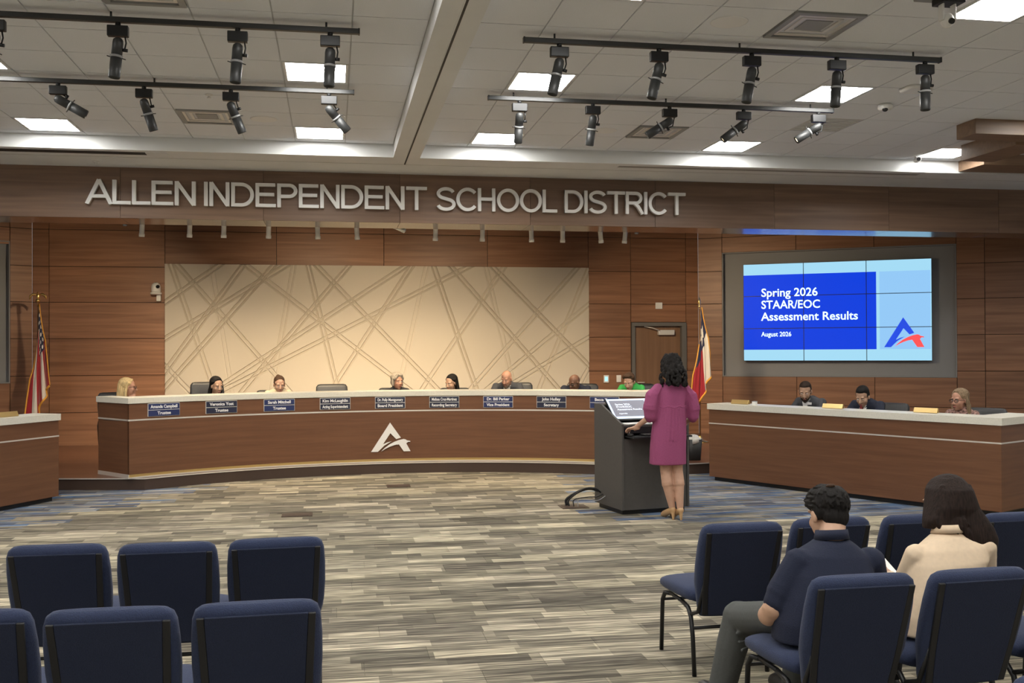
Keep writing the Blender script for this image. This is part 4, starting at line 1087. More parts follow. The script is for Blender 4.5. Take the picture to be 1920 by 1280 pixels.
MB().b2(-.270, .16, -.0012, 0, .048, .300, MM).build('slide_block', 'monitor_dim', mo)
MB().b2(-.30, .30, -.006, .004, -.012, .008, MM).build('bottom_bezel', 'plastic_black', mo)
MB().cyl(MM @ Vector((0, .03, .15)), (.365, .62, 1.00), .025).b2(.26, .47, .50, .62, .9445, .956).cyl((.365, .58, .968), (.365, .60, 1.03), .02).build('monitor_stand', 'plastic_black', mo)
for s_, z_, sz, w_ in (('Spring 2026', .225, .038, .18), ('STAAR/EOC', .185, .038, .19), ('Assessment Results', .145, .038, .31), ('August 2026', .085, .022, .10)):
    me = text_mesh(s_, sz, .0003, .0007, 'LEFT', w_); me.materials.append(MATS['monitor_text']); o = link('slide_lettering', me, mo)
    o.matrix_local = MM @ Matrix.Translation((-.215, -.0018, z_)) @ Matrix.Rotation(R(90), 4, 'X')
for x0, y0, w, d, rz, lab in ((.10, .06, .26, .19, 6, 'loose white papers on the lectern shelf'), (.40, .05, .28, .20, -4, 'second stack of white papers on the lectern shelf')):
    p = thing('paper_stack', lab, 'papers', LO+Matrix.Rotation(LZ, 3, 'Z') @ Vector((x0, y0, .9445)), LZ+R(rz), 'papers on the lectern')
    for k in range(4):
        s = MB().b2(0, w, 0, d, 0, .002).build('sheet', 'paper', p); s.location = (.008*k, -.006*k, .0025*k); s.rotation_euler = (0, 0, R((-3, 4, -1, 6)[k]))
def spline(pts, n=8):
    P = [Vector(p) for p in pts]; P = [P[0]*2-P[1]]+P+[P[-1]*2-P[-2]]; out = []
    for i in range(1, len(P)-2):
        for k in range(n):
            t = k/n; a, b, c, d = P[i-1:i+3]
            out.append(.5*((2*b)+(c-a)*t+(2*a-5*b+4*c-d)*t*t+(3*b-a-3*c+d)*t**3))
    return out+[P[-2]]
for k, (rr, sag, ex, ey, lab) in enumerate(((.016, .02, 2.56, 11.03, 'thickest black cable from the lectern to the floor box'), (.009, .045, 2.575, 10.98, 'black lectern cable with the highest arch'), (.006, -.03, 2.62, 10.94, 'thin black lectern cable falling steeply'), (.005, -.05, 2.66, 10.90, 'thin grey lectern cable nearest the lectern'))):
    hole = LO+Matrix.Rotation(LZ, 3, 'Z') @ Vector((-.006-rr, .56-.055*k, .19-.012*k))
    pts = spline([hole, hole+Vector((-.08, .0, .005+sag)), (hole*.45+Vector((ex, ey, .05))*.55)+Vector((0, 0, .05+sag)), Vector((ex, ey, .085)), Vector((ex-.005, ey, .012))])
    tag(MB().tube(pts, rr, n=8).build('cable', 'plastic_grey' if k == 3 else 'plastic_black'), lab, 'cable', 'lectern cables')
# ---- bin on the platform behind the lectern
bn = thing('waste_bin', 'black waste bin with a white liner behind the presenter', 'bin', (5.10, 13.92, PLAT))
MB().loft([((0, 0, 0), (.085, 0, 0), (0, .075, 0)), ((0, 0, .01), (.09, 0, 0), (0, .08, 0)), ((0, 0, .30), (.11, 0, 0), (0, .10, 0))], e=5).build('bin_body', 'plastic_black', bn)
lm = MB(); rings = []
for rr, z in ((.116, .245), (.119, .285), (.121, .306), (.108, .312), (.06, .345), (.01, .36)):
    rings.append([(rr*math.cos(t)*(1+.05*math.sin(5*t+z*60)), rr*.92*math.sin(t)*(1+.05*math.cos(4*t)), z+.012*math.sin(3*t+z*20)) for t in [2*math.pi*k/28 for k in range(28)]])
lm.rings(rings).build('bin_liner', 'plastic_white', bn)

# ================================================================== PEOPLE
def skin(name, c): return plain(name, c, .5, noise=.06, nscale=14)
skin('skin_fair', (.56, .335, .235)); skin('skin_rosy', (.52, .27, .18)); skin('skin_tan', (.52, .315, .21)); skin('skin_brown', (.185, .090, .055))
def hairmat(name, c, rough=.45):
    m, nt, b = _new(name); N = nt.nodes; L = nt.links
    tc = N.new('ShaderNodeTexCoord'); mp = N.new('ShaderNodeMapping'); mp.inputs['Scale'].default_value = (130, 130, 9); L.new(tc.outputs['Object'], mp.inputs[0])
    n = N.new('ShaderNodeTexNoise'); n.inputs['Scale'].default_value = 1; n.inputs['Detail'].default_value = 3; L.new(mp.outputs[0], n.inputs['Vector'])
    r_ = N.new('ShaderNodeMapRange'); r_.inputs[1].default_value = .3; r_.inputs[2].default_value = .7; r_.inputs[3].default_value = .55; r_.inputs[4].default_value = 1.35; L.new(n.outputs[0], r_.inputs[0])
    s = N.new('ShaderNodeVectorMath'); s.operation = 'SCALE'; s.inputs[0].default_value = c; L.new(r_.outputs[0], s.inputs['Scale']); L.new(s.outputs[0], b.inputs['Base Color'])
    bp = N.new('ShaderNodeBump'); bp.inputs['Strength'].default_value = .5; bp.inputs['Distance'].default_value = .006; L.new(n.outputs[0], bp.inputs['Height']); L.new(bp.outputs[0], b.inputs['Normal'])
    b.inputs['Roughness'].default_value = .7; b.inputs['Specular IOR Level'].default_value = .18
hairmat('hair_blonde', (.60, .44, .22)); hairmat('hair_black', (.013, .011, .010)); hairmat('hair_brown', (.075, .042, .026)); hairmat('hair_grey', (.36, .31, .25)); hairmat('hair_dark', (.022, .013, .010)); hairmat('hair_light_brown', (.26, .18, .11)); hairmat('beard_grey', (.20, .14, .10)); hairmat('hair_stubble', (.035, .022, .016))
plain('cloth_black', (.015, .015, .017), .85); plain('cloth_cream', (.62, .53, .38), .85); plain('cloth_charcoal', (.040, .040, .043), .85); plain('cloth_navy', (.014, .018, .036), .85)
plain('cloth_suit_grey', (.060, .062, .070), .85); plain('cloth_green', (.045, .42, .085), .8); plain('cloth_white', (.75, .74, .72), .8); plain('cloth_red', (.22, .012, .015), .7); plain('cloth_floral', (.30, .17, .14), .85, noise=.9, nscale=45)
plain('cloth_polo', (.009, .013, .034), .9, noise=.1, nscale=200, bump=.2); plain('cloth_grey_trousers', (.075, .078, .075), .85, noise=.08, nscale=120); plain('cloth_blouse', (.72, .56, .39), .75, noise=.04, nscale=50)
plain('cloth_magenta', (.30, .062, .155), .85, noise=.12, nscale=160, bump=.25); plain('shoe_nude', (.55, .34, .17), .4); plain('shoe_black', (.02, .018, .016), .4)
plain('eye_white', (.75, .73, .70), .3); plain('iris_dark', (.03, .018, .012), .2); plain('lip_rose', (.42, .13, .11), .45); plain('lens_clear', (.25, .25, .25), .1)

def head_shapes(m, M, fem=False, ears=True, chin=1.0):
    E = lambda c, r, rot=None: m.ell(c, r, M, rot=rot)
    E((0, -.014, .042), (.075, .094, .084)); E((0, .026, -.028), (.060 if fem else .064, .066, .084))
    E((0, .060, -.094*chin), (.026 if fem else .031, .024, .021)); E((0, .02, -.07), (.048 if fem else .056, .05, .042))
    for s in (-1, 1):
        E((s*.034, .058, -.024), (.026, .026, .028)); E((s*.030, .074, .030), (.026, .014, .010))
        if ears: E((s*.077, -.008, -.004), (.010, .020, .033)); E((s*.081, .002, .008), (.008, .012, .014))
        E((s*.011, .098, -.031), (.010, .012, .008))
    m.rcone((0, .084, .016), .009, (0, .110, -.026), .0125, M)
    E((0, .086, -.058), (.022, .010, .006)); E((0, .085, -.069), (.019, .010, .007))
def face_parts(M, par, browmat='hair_dark', glasses=None, look_down=True):
    for s in (-1, 1):
        e = MB(); e.ell((s*.031, .0795, .008), (.0125, .0080, .0034 if look_down else .008), M, 12, 8); eo = e.build('eye', 'eye_white', par)
        MB().ell((s*.031, .0865, .0065), (.0055, .0030, .0032), M, 10, 6).build('iris', 'iris_dark', eo)
        MB().rcone((s*.015, .088, .027), .0035, (s*.045, .080, .029), .0028, M, 8).build('eyebrow', browmat, par)
    MB().ell((0, .0915, -.0625), (.021, .0065, .0075), M, 12, 8).build('lips', 'lip_rose', par)
    if glasses:
        g = MB()
        for s in (-1, 1):
            pts = [M @ Vector((s*.033+.024*math.cos(t), .101-.004*abs(math.cos(t)), .006+.017*math.sin(t))) for t in [2*math.pi*k/16 for k in range(17)]]
            g.tube(pts, .0032, n=6); g.tube([M @ Vector((s*.056, .096, .010)), M @ Vector((s*.078, .04, .012)), M @ Vector((s*.080, -.02, .006))], .0026, n=6)
        g.tube([M @ Vector((-.010, .101, .010)), M @ Vector((.010, .101, .010))], .003, n=6)
        g.build('glasses', glasses, par)
def hand_shapes(m, M, side, curl=25, s=1.0):
    """fingers along +y, back of the hand +z, thumb on side*x"""
    m.ell((0, .042*s, 0), (.040*s, .050*s, .017*s), M); m.rcone((0, -.03*s, 0), .026*s, (0, .02*s, 0), .028*s, M)
    for x, l in ((side*.030, .066), (side*.010, .076), (-side*.011, .071), (-side*.030, .054)):
        p = Vector((x*s, .080*s, .003*s)); c = R(curl); q = p+Vector((x*.12*s, math.cos(c)*l*.55*s, -math.sin(c)*l*.55*s)); c2 = R(curl*2.3)
        e = q+Vector((x*.05*s, math.cos(c2)*l*.5*s, -math.sin(c2)*l*.5*s))
        m.rcone(p, .0092*s, q, .0085*s, M, 8); m.rcone(q, .0085*s, e, .0072*s, M, 8)
    a, b, c = Vector((side*.030*s, .010*s, -.004*s)), Vector((side*.058*s, .045*s, -.012*s)), Vector((side*.062*s, .078*s, -.018*s))
    m.rcone(a, .014*s, b, .0105*s, M, 8); m.rcone(b, .0105*s, c, .0085*s, M, 8)
def aim(p, d, up=(0, 0, 1)):
    """matrix with +y along d"""
    y = Vector(d).normalized(); z = Vector(up); z = (z-y*z.dot(y)).normalized(); x = y.cross(z)
    M = Matrix((x, y, z)).transposed().to_4x4(); M.translation = p; return M
def hair_style(style, M, mat, par, rng):
    m = MB(); E = lambda c, r: m.ell(c, r, M)
    if style == 'bald': return
    vox, sm = .008, 2
    if style == 'short':
        E((0, -.028, .062), (.080, .092, .078)); E((0, .012, .100), (.062, .060, .032))
        for s in (-1, 1): E((s*.060, -.022, .030), (.024, .050, .048))
    elif style == 'buzz':
        E((0, -.026, .056), (.0785, .090, .078)); E((0, .020, .095), (.055, .045, .030))
        for s in (-1, 1): E((s*.062, -.020, .028), (.018, .046, .045))
    elif style == 'pulled':
        E((0, -.026, .060), (.080, .093, .078)); E((0, -.12, .085), (.035, .035, .038))
        for s in (-1, 1): E((s*.060, -.02, .028), (.022, .050, .042))
    elif style == 'bun_wide':
        E((0, -.026, .060), (.082, .094, .080))
        for s in (-1, 1): E((s*.064, .0, .085), (.034, .034, .036)); E((s*.060, -.02, .028), (.024, .050, .042))
        E((0, .035, .115), (.06, .04, .024))
    elif style == 'bob':
        E((0, -.030, .060), (.090, .102, .086)); E((0, -.045, -.01), (.085, .070, .075))
        for s in (-1, 1): m.rcone((s*.070, .0, .050), .030, (s*.078, .010, -.050), .022, M); m.rcone((s*.03, .062, .105), .024, (s*.070, .045, .045), .020, M)
    elif style in ('long', 'long_full'):
        k = 1.12 if style == 'long_full' else 1.0
        E((0, -.034, .058), (.086*k, .100, .084)); m.rcone((0, -.075, .02), .070, (0, -.085, -.24), .066*k, M)
        for s in (-1, 1):
            m.rcone((s*.070, -.012, .060), .024, (s*.088*k, -.028, -.06), .024*k, M); m.rcone((s*.088*k, -.028, -.06), .024*k, (s*.092*k, -.015, -.25), .026*k, M)
            m.rcone((s*.012, .038, .108), .018, (s*.070, .010, .060), .018, M)
    remeshed(m, 'hair', mat, par, vox, sm)
def seated(lab, loc, rz, crown, hy=.10, hx=0.0, yaw=0, pitch=10, roll=0, sk='skin_fair', top='cloth_black', hair=('short', 'hair_dark'), fem=False, glasses=None, extra=(), chin_hand=None, sh=None, tie=None, shirt=None, vox=.0085, group=None, lapel=False):
    rng = random.Random(lab)
    hz = crown-.122; sz = sh if sh else hz-.235; w = .160 if fem else .188
    nz = min(sz+.085, hz-.118); nb = Vector((hx*.6, hy*.55, nz))
    HM = Matrix.Translation((hx, hy, hz)) @ Euler((R(-pitch), R(roll), R(-yaw)), 'YXZ').to_matrix().to_4x4()
    m = MB(); head_shapes(m, HM, fem)
    m.rcone(HM @ Vector((0, -.025, -.05)), .050 if fem else .057, nb+Vector((0, -.01, -.02)), .056 if fem else .064)
    tors = [((0, -.06, .44), .155, .11), ((0, -.04, .60), .135, .09), ((hx*.2, hy*.2-.02, sz-.18), .145, .09), ((hx*.4, hy*.4-.01, sz-.075), w*.8, .075), (nb, .05, .05)]
    m.loft([(c, (a, 0, 0), (0, b, 0)) for c, a, b in tors], n=20)
    elb, hands = {}, {}
    for s in (-1, 1):
        S = Vector((hx*.4+s*w*.94, hy*.4-.01, sz-.060)); Ebw = Vector((s*(w+.07), hy*.3+.16, max(.79, sz-.27))); H = Vector((s*.10, hy*.3+.37, .80))
        if chin_hand == s:
            Hd = HM @ Vector((s*.028, .070, -.150)); Ebw = Vector((s*.17, hy+.12, max(.77, sz-.16))); H = Hd
            MH = aim(Hd, (HM.to_3x3() @ Vector((-s*.25, .05, 1))), (0, .9, .3)); hand_shapes(m, MH, -s, 60, .9)
        else:
            hand_shapes(m, aim(H, (-s*.25, 1, -.05)), -s, 20, .95)
        elb[s], hands[s] = (S, Ebw), H
        m.chain([(S, .045), (Ebw, .038), (H, .026)])
        m.chain([((s*.09, 0, .50), .075), ((s*.11, .42, .50), .06), ((s*.11, .42, .10), .045)]); m.rcone((s*.11, .41, .05), .04, (s*.12, .56, .04), .035)
    body = remeshed(m, 'person', sk, None, vox, 2); body.location = loc; body.rotation_euler = (0, 0, rz)
    tag(body, lab, 'person', group)
    face_parts(HM, body, 'hair_dark' if hair[1] != 'hair_blonde' else 'hair_light_brown', glasses)
    hair_style(hair[0], HM, hair[1], body, rng)
    c = MB(); k = .016
    c.loft([((0, -.06, .43), (.17, 0, 0), (0, .13, 0)), ((0, -.04, .60), (.152+k, 0, 0), (0, .108, 0)), ((hx*.2, hy*.2-.02, sz-.18), (.168+k, 0, 0), (0, .112, 0)), ((hx*.4, hy*.4-.01, sz-.065), (w*1.0, 0, 0), (0, .098, 0)), ((hx*.45, hy*.44-.01, sz-.012), (w*.78, 0, 0), (0, .082, 0)), ((hx*.5, hy*.48-.01, max(sz+.014, (sz+nz)/2)), (w*.45, 0, 0), (0, .068, 0)), (nb+Vector((0, -.012, max(-.008, sz+.03-nz))), (.064, 0, 0), (0, .060, 0))], n=24)
    for s in (-1, 1):
        S, Ebw = elb[s]; H = hands[s]; c.chain([(S, .064 if not fem else .054), (Ebw, .053 if not fem else .045), (Ebw.lerp(H, .86), .036)])
    top_o = remeshed(c, 'jacket' if lapel else 'top', top, body, .011, 3)
    tr = MB()
    for s in (-1, 1): tr.chain([((s*.085, -.03, .50), .098), ((s*.11, .42, .505), .075), ((s*.11, .42, .12), .058)])
    tr.rcone((-.09, -.05, .49), .10, (.09, -.05, .49), .10); remeshed(tr, 'trousers', 'cloth_black', body, .016, 2)
    if shirt:
        f = MB(); d = Vector((hx*.45, hy*.45, sz))
        f.add([nb+Vector((-.052, .030, .012)), nb+Vector((.052, .030, .012)), d+Vector((0, .108, -.20)), nb+Vector((-.05, .07, -.02)), nb+Vector((.05, .07, -.02)), d+Vector((0, .122, -.18))], [(0, 1, 4, 3), (3, 4, 5), (0, 3, 5, 2), (1, 2, 5, 4), (0, 2, 1)]); f.build('shirt_front', shirt, body)
        for s in (-1, 1):
            q = MB(); q.tube([nb+Vector((s*.006, .072, -.012)), nb+Vector((s*.045, .045, .02)), nb+Vector((s*.058, -.005, .03)), nb+Vector((s*.03, -.05, .034))], [.008, .015, .014, .012]); q.build('collar', shirt, body)
    if tie:
        t = MB(); d = Vector((hx*.45, hy*.45, sz)); t.rcone(nb+Vector((0, .078, -.018)), .013, d+Vector((0, .125, -.06)), .012); t.rcone(d+Vector((0, .125, -.06)), .012, d+Vector((0, .135, -.20)), .022); t.build('tie', tie, body)
    for kind, mt in extra:
        if kind == 'beard':
            q = MB(); q.ell((0, .050, -.085), (.046, .046, .036), HM); q.ell((0, .074, -.098), (.030, .024, .030), HM)
            for s in (-1, 1): q.rcone((s*.060, .020, -.02), .012, (s*.040, .055, -.075), .018, HM)
            q.rcone((-.026, .088, -.050), .007, (.026, .088, -.050), .007, HM); remeshed(q, 'beard', mt, body, .007, 2)
        if kind == 'badge': MB().box((-.07, hy*.4+.118, sz-.07), (.075, .01, .03)).build('badge', mt, body)
    return body
def dais(dg, rr, **kw):
    a = R(dg); x, y = ARC(rr, a); return seated(loc=(x, y, PLAT), rz=math.pi-a, group='people seated at the desks', **kw)
# yaw: + turns the head to the person's own right (towards the picture's left when facing us)
dais(-34.8, 6.42, lab='person with long blonde hair and glasses resting chin on one hand at the desk end', crown=1.235, yaw=-62, pitch=4, hair=('long', 'hair_blonde'), fem=True, glasses='plastic_black', chin_hand=1, top='cloth_black', sk='skin_rosy')
dais(-23.6, 6.42, lab='person with dark shoulder-length hair smiling down, in black', crown=1.222, yaw=-12, pitch=12, hair=('long', 'hair_black'), fem=True, top='cloth_black', sk='skin_tan')
dais(-15.4, 6.42, lab='person with hair pulled back in a pale yellow top, looking down', crown=1.222, yaw=2, pitch=16, hair=('pulled', 'hair_brown'), fem=True, top='cloth_cream', sh=1.035)
dais(.45, 6.42, lab='person with short grey hair in dark clothes looking to one side above the emblem', crown=1.245, yaw=-28, pitch=4, hair=('bob', 'hair_grey'), fem=True, top='cloth_charcoal', sh=1.03, sk='skin_rosy')
dais(7.85, 6.42, lab='person with long straight black hair in profile between the grey-haired and bald people', crown=1.212, yaw=38, pitch=14, hair=('long', 'hair_black'), fem=True, top='cloth_black', sk='skin_tan')
dais(15.6, 6.42, lab='bald person with a grey beard in a grey suit reading', crown=1.275, yaw=20, pitch=22, hair=('bald', ''), top='cloth_suit_grey', sk='skin_rosy', extra=(('beard', 'beard_grey'),), shirt='cloth_white', lapel=True, sh=1.095, hy=.2)
dais(25.0, 6.42, lab='bald person in a navy suit with glasses and a hand at the chin', crown=1.215, yaw=30, pitch=18, hair=('bald', ''), top='cloth_navy', sk='skin_brown', glasses='metal_black', chin_hand=1, shirt='cloth_white', lapel=True, sh=1.06, hy=.16)
dais(32.7, 6.42, lab='person in a bright green top looking down', crown=1.235, yaw=5, pitch=24, hair=('bun_wide', 'hair_brown'), fem=True, top='cloth_green', sk='skin_fair', sh=1.085, hy=.18)
def at_right(s, t, **kw):
    x, y = PR(s, t); return seated(loc=(x, y, 0), rz=RZR, group='people seated at the desks', **kw)
at_right(.95, .95, lab='bearded person in an open grey jacket reading at the right desk', crown=1.304, yaw=-26, pitch=24, hair=('buzz', 'hair_stubble'), top='cloth_suit_grey', sk='skin_tan', extra=(('beard', 'hair_stubble'), ('badge', 'cloth_white')), shirt='cloth_white', lapel=True, sh=1.10, hy=.16)
at_right(1.79, .95, lab='person in a navy suit and red tie reading at the right desk', crown=1.262, yaw=-12, pitch=26, hair=('short', 'hair_black'), top='cloth_navy', sk='skin_tan', shirt='cloth_white', tie='cloth_red', lapel=True, sh=1.095, hy=.16)
at_right(3.0, .95, lab='person with long fair hair, glasses and a patterned top at the right desk', crown=1.263, yaw=8, pitch=6, hair=('long_full', 'hair_light_brown'), fem=True, top='cloth_floral', sk='skin_rosy', glasses='plastic_black', sh=1.04)

# ---- presenter at the lectern (built in place, origin at her feet)
PB = Vector((3.43, 10.02, 0))
W = lambda x, y, z: Vector((x, y, z))-PB
HM = Matrix.Translation(W(3.44, 10.05, 1.545)) @ Euler((R(-10), 0, R(6)), 'XYZ').to_matrix().to_4x4()
m = MB(); head_shapes(m, HM, True)
nb = W(3.435, 10.02, 1.40); m.rcone(HM @ Vector((0, -.025, -.05)), .048, nb, .055)
m.loft([(W(3.40, 10.01, .78), (.15, 0, 0), (0, .10, 0)), (W(3.40, 10.01, .92), (.145, 0, 0), (0, .095, 0)), (W(3.41, 10.01, 1.06), (.115, 0, 0), (0, .08, 0)), (W(3.42, 10.01, 1.24), (.135, 0, 0), (0, .085, 0)), (W(3.425, 10.01, 1.34), (.15, 0, 0), (0, .07, 0)), (nb, (.05, 0, 0), (0, .05, 0))], n=22)
LHND, RHND = W(3.065, 10.20, .885), W(3.62, 10.20, .965)
m.chain([(W(3.27, 10.0, 1.325), .036), (W(3.205, 9.97, 1.07), .038), (W(3.09, 10.16, .932), .024)])
m.chain([(W(3.58, 10.0, 1.315), .036), (W(3.665, 9.97, 1.06), .038), (W(3.63, 10.17, .965), .024)])
hand_shapes(m, aim(W(3.095, 10.155, .930), (-.35, .55, -.10), (0, .25, 1)), 1, 24, .95)
hand_shapes(m, aim(W(3.63, 10.17, .965), (-.1, .9, -.1)), -1, 24, .95)
m.chain([(W(3.345, 10.01, .80), .085), (W(3.362, 10.0, .50), .060), (W(3.372, 9.98, .37), .062), (W(3.425, 9.985, .115), .034)])
m.chain([(W(3.465, 10.01, .80), .085), (W(3.487, 10.0, .50), .060), (W(3.490, 9.965, .37), .062), (W(3.49, 9.93, .115), .034)])
for fx, fy, tx, ty in ((3.425, 9.985, 3.395, 10.135), (3.49, 9.93, 3.475, 10.085)):
    m.rcone(W(fx, fy, .115), .032, W(fx, fy-.005, .09), .030); m.rcone(W(fx, fy, .095), .028, W(tx, ty, .032), .026)
pr = remeshed(m, 'person', 'skin_fair', None, .0065, 2); pr.location = PB
tag(pr, 'person with dark curly hair in a magenta dress standing at the lectern, back turned', 'person')
face_parts(HM, pr)
rg = random.Random(5); h = MB(); h.ell((0, -.02, .04), (.082, .098, .084), HM); h.rcone((0, -.055, .0), .080, (0, -.075, -.12), .080, HM)
for k in range(620):
    t = rg.uniform(0, 2*math.pi); z = rg.uniform(-.19, .135)
    if math.sin(t) > .35 and z < .07: continue
    rr = .095*math.sqrt(max(.02, 1-(max(z-.02, 0)/.128)**2)) if z > .02 else .095+.030*min(1, (.02-z)/.10)
    c = (rr*math.cos(t)*(1.0), -.022+(rr+.008)*math.sin(t)-.018*(z < 0), z); q = rg.uniform(.009, .019)
    c = Vector(c)*rg.uniform(.97, 1.09); h.ell(c, (q, q, q*1.5), HM, 8, 6)
remeshed(h, 'hair', 'hair_black', pr, .0055, 0)
d = MB()
def ring(x, y, z, a, b): return (W(x, y, z), (a, 0, 0), (0, b, 0))
d.loft([ring(3.388, 10.01, .565, .188, .150), ring(3.39, 10.01, .70, .185, .148), ring(3.40, 10.01, .88, .180, .140), ring(3.41, 10.01, 1.03, .168, .130), ring(3.418, 10.01, 1.13, .158, .118), ring(3.42, 10.01, 1.24, .160, .108), ring(3.425, 10.01, 1.33, .170, .092), ring(3.43, 10.012, 1.375, .125, .078), ring(3.435, 10.015, 1.405, .068, .062)], n=36)
for pts in ([(W(3.285, 10.0, 1.335), .062), (W(3.225, 9.99, 1.26), .080), (W(3.20, 9.98, 1.15), .083), (W(3.20, 9.985, 1.07), .070), (W(3.195, 10.0, 1.04), .048)], [(W(3.57, 10.0, 1.33), .062), (W(3.63, 9.99, 1.25), .076), (W(3.655, 9.98, 1.14), .074), (W(3.655, 9.985, 1.06), .064), (W(3.66, 10.0, 1.03), .046)]): d.chain(pts)
for k in range(15):                                   # gathers below the yoke
    a = math.pi*(1.02+.96*k/14); c0 = W(3.416+.154*math.cos(a), 10.01+.116*math.sin(a), 1.14); c1 = W(3.396+.184*math.cos(a), 10.01+.145*math.sin(a), .82)
    d.rcone(c0, .017, c1, .008)
for sx_ in (-1, 1):
    for k in range(5):                                # gathers at the puff sleeve heads
        d.rcone(W(3.43+sx_*(.125+.012*k), 9.945+.012*k, 1.365-.012*k), .010, W(3.43+sx_*(.205+.012*k), 9.915+.006*k, 1.22), .005)
remeshed(d, 'dress', 'cloth_magenta', pr, .0085, 2)
MB().tube([W(3.418+.163*math.cos(a), 10.01+.124*math.sin(a), 1.155+.008*math.sin(a*9)) for a in [math.pi*(1.03+.94*k/24) for k in range(25)]], .007, n=6).build('yoke_seam', 'cloth_magenta', pr)
for fx, fy, tx, ty in ((3.425, 9.985, 3.395, 10.135), (3.49, 9.93, 3.475, 10.085)):
    s = MB(); s.rcone(W(fx, fy-.012, .098), .036, W(tx, ty, .036), .036); s.rcone(W(tx, ty, .03), .034, W(tx+(tx-fx)*.3, ty+(ty-fy)*.3, .022), .022); s.rcone(W(fx, fy-.022, .085), .024, W(fx, fy-.03, .006), .012)
    remeshed(s, 'shoe', 'shoe_nude', pr, .006, 1)

# ---- seated man, front aisle seat of the right block (origin below his seat)
MBs = Vector((2.10, 4.17, 0)); W = lambda x, y, z: Vector((x, y, z))-MBs
HM = Matrix.Translation(W(2.235, 4.34, .978)) @ Euler((R(-16), R(4), R(8)), 'XYZ').to_matrix().to_4x4()
m = MB(); head_shapes(m, HM); nb = W(2.205, 4.245, .885)
m.rcone(HM @ Vector((0, -.03, -.045)), .060, nb, .064)
m.loft([(W(2.09, 4.16, .49), (.16, 0, 0), (0, .11, 0)), (W(2.12, 4.17, .62), (.155, 0, 0), (0, .10, 0)), (W(2.16, 4.20, .76), (.165, 0, 0), (0, .10, 0)), (nb, (.05, 0, 0), (0, .05, 0))], n=20)
m.chain([(W(2.01, 4.20, .80), .055), (W(1.905, 4.20, .605), .053), (W(1.895, 4.23, .57), .050), (W(2.10, 4.50, .575), .030)])
m.chain([(W(2.375, 4.21, .79), .052), (W(2.43, 4.28, .60), .046), (W(2.24, 4.54, .60), .030)])
hand_shapes(m, aim(W(2.10, 4.50, .578), (.5, .7, 0)), 1, 30, 1.0); hand_shapes(m, aim(W(2.24, 4.54, .605), (-.5, .7, .1)), -1, 30, 1.0)
for a, k, f in ((2.02, (1.925, 4.64, .45), (1.860, 4.70, .09)), (2.17, (2.27, 4.66, .48), (2.26, 4.74, .09))):
    m.chain([(W(a, 4.18, .565), .075), (W(*k), .055), (W(*f), .040)]); m.rcone(W(f[0], f[1], .07), .04, W(f[0]-.02, f[1]+.15, .04), .035)
mn = remeshed(m, 'person', 'skin_tan', None, .0068, 2); mn.location = MBs
tag(mn, 'person with short dark hair in a navy polo and grey trousers seated, seen from behind', 'person')
face_parts(HM, mn)
h = MB(); rg = random.Random(11)
h.ell((0, -.024, .058), (.083, .096, .078), HM); h.ell((0, .026, .108), (.064, .064, .036), HM); h.ell((0, -.058, -.005), (.066, .048, .062), HM)
for s in (-1, 1): h.ell((s*.062, -.022, .018), (.022, .045, .040), HM)
for k in range(420):
    t = rg.uniform(0, 2*math.pi); ph_ = rg.uniform(0, 1.9); n_ = Vector((math.sin(ph_)*math.cos(t), math.sin(ph_)*math.sin(t), math.cos(ph_)))
    p = Vector((n_.x*.080, -.020+n_.y*.094, .058+n_.z*.078))
    if (p-Vector((-.012, -.055, .130))).length < .030: continue
    flow = Vector((-.5-.3*n_.x, .75, .2)) if n_.y > -.2 else Vector((n_.x*.4, -.2, -1)); flow = (flow-n_*flow.dot(n_)).normalized()
    l = .030 if n_.y < -.2 else .045
    h.rcone(p, .0075, p+flow*l*rg.uniform(.7, 1.2)+n_*(.007 if n_.y < .3 else .022), .002, HM, 6)
remeshed(h, 'hair', 'hair_black', mn, .0042, 1)
MB().ell((-.012, -.062, .128), (.020, .024, .010), HM).build('crown_spot', 'hair_brown', mn)
c = MB()
c.loft([(W(2.085, 4.165, .476), (.195, 0, 0), (0, .140, 0)), (W(2.10, 4.17, .56), (.203, 0, 0), (0, .150, 0)), (W(2.125, 4.175, .66), (.190, 0, 0), (0, .138, 0)), (W(2.165, 4.20, .76), (.200, 0, 0), (0, .128, 0)), (W(2.185, 4.215, .83), (.175, 0, -.01), (0, .10, 0)), (W(2.20, 4.235, .875), (.10, 0, 0), (0, .080, 0)), (W(2.205, 4.245, .895), (.068, 0, 0), (0, .066, 0))], n=30)
c.chain([(W(2.02, 4.20, .795), .072), (W(1.945, 4.20, .68), .070), (W(1.925, 4.20, .635), .066)]); c.chain([(W(2.37, 4.21, .785), .072), (W(2.425, 4.26, .65), .066)])
remeshed(c, 'polo_shirt', 'cloth_polo', mn, .008, 2)
q = MB(); n_ = 26; rr = []
for z, a in ((.0, .068), (.040, .064), (.044, .070), (.0, .078)): rr.append([nb+Vector((a*math.cos(2*math.pi*k/n_), a*1.02*math.sin(2*math.pi*k/n_)+.004, z+.004-.012*math.sin(2*math.pi*k/n_))) for k in range(n_)])
q.rings(rr).build('polo_collar', 'cloth_polo', mn)
t = MB()
for a, k, f in ((2.035, (1.925, 4.64, .45), (1.860, 4.70, .10)), (2.165, (2.27, 4.66, .48), (2.26, 4.74, .10))):
    kk = Vector(k); ff = Vector(f); t.chain([(W(a, 4.19, .562), .086), (W(*(Vector((a, 4.19, .562)).lerp(kk, .5))), .082), (W(*k), .082), (W(*kk.lerp(ff, .35)), .082), (W(*f), .070)])
    for j in range(4): t.rcone(W(kk.x-.05, kk.y-.06-.03*j, kk.z-.02-.03*j), .010, W(kk.x+.05, kk.y-.07, kk.z-.05-.02*j), .006)
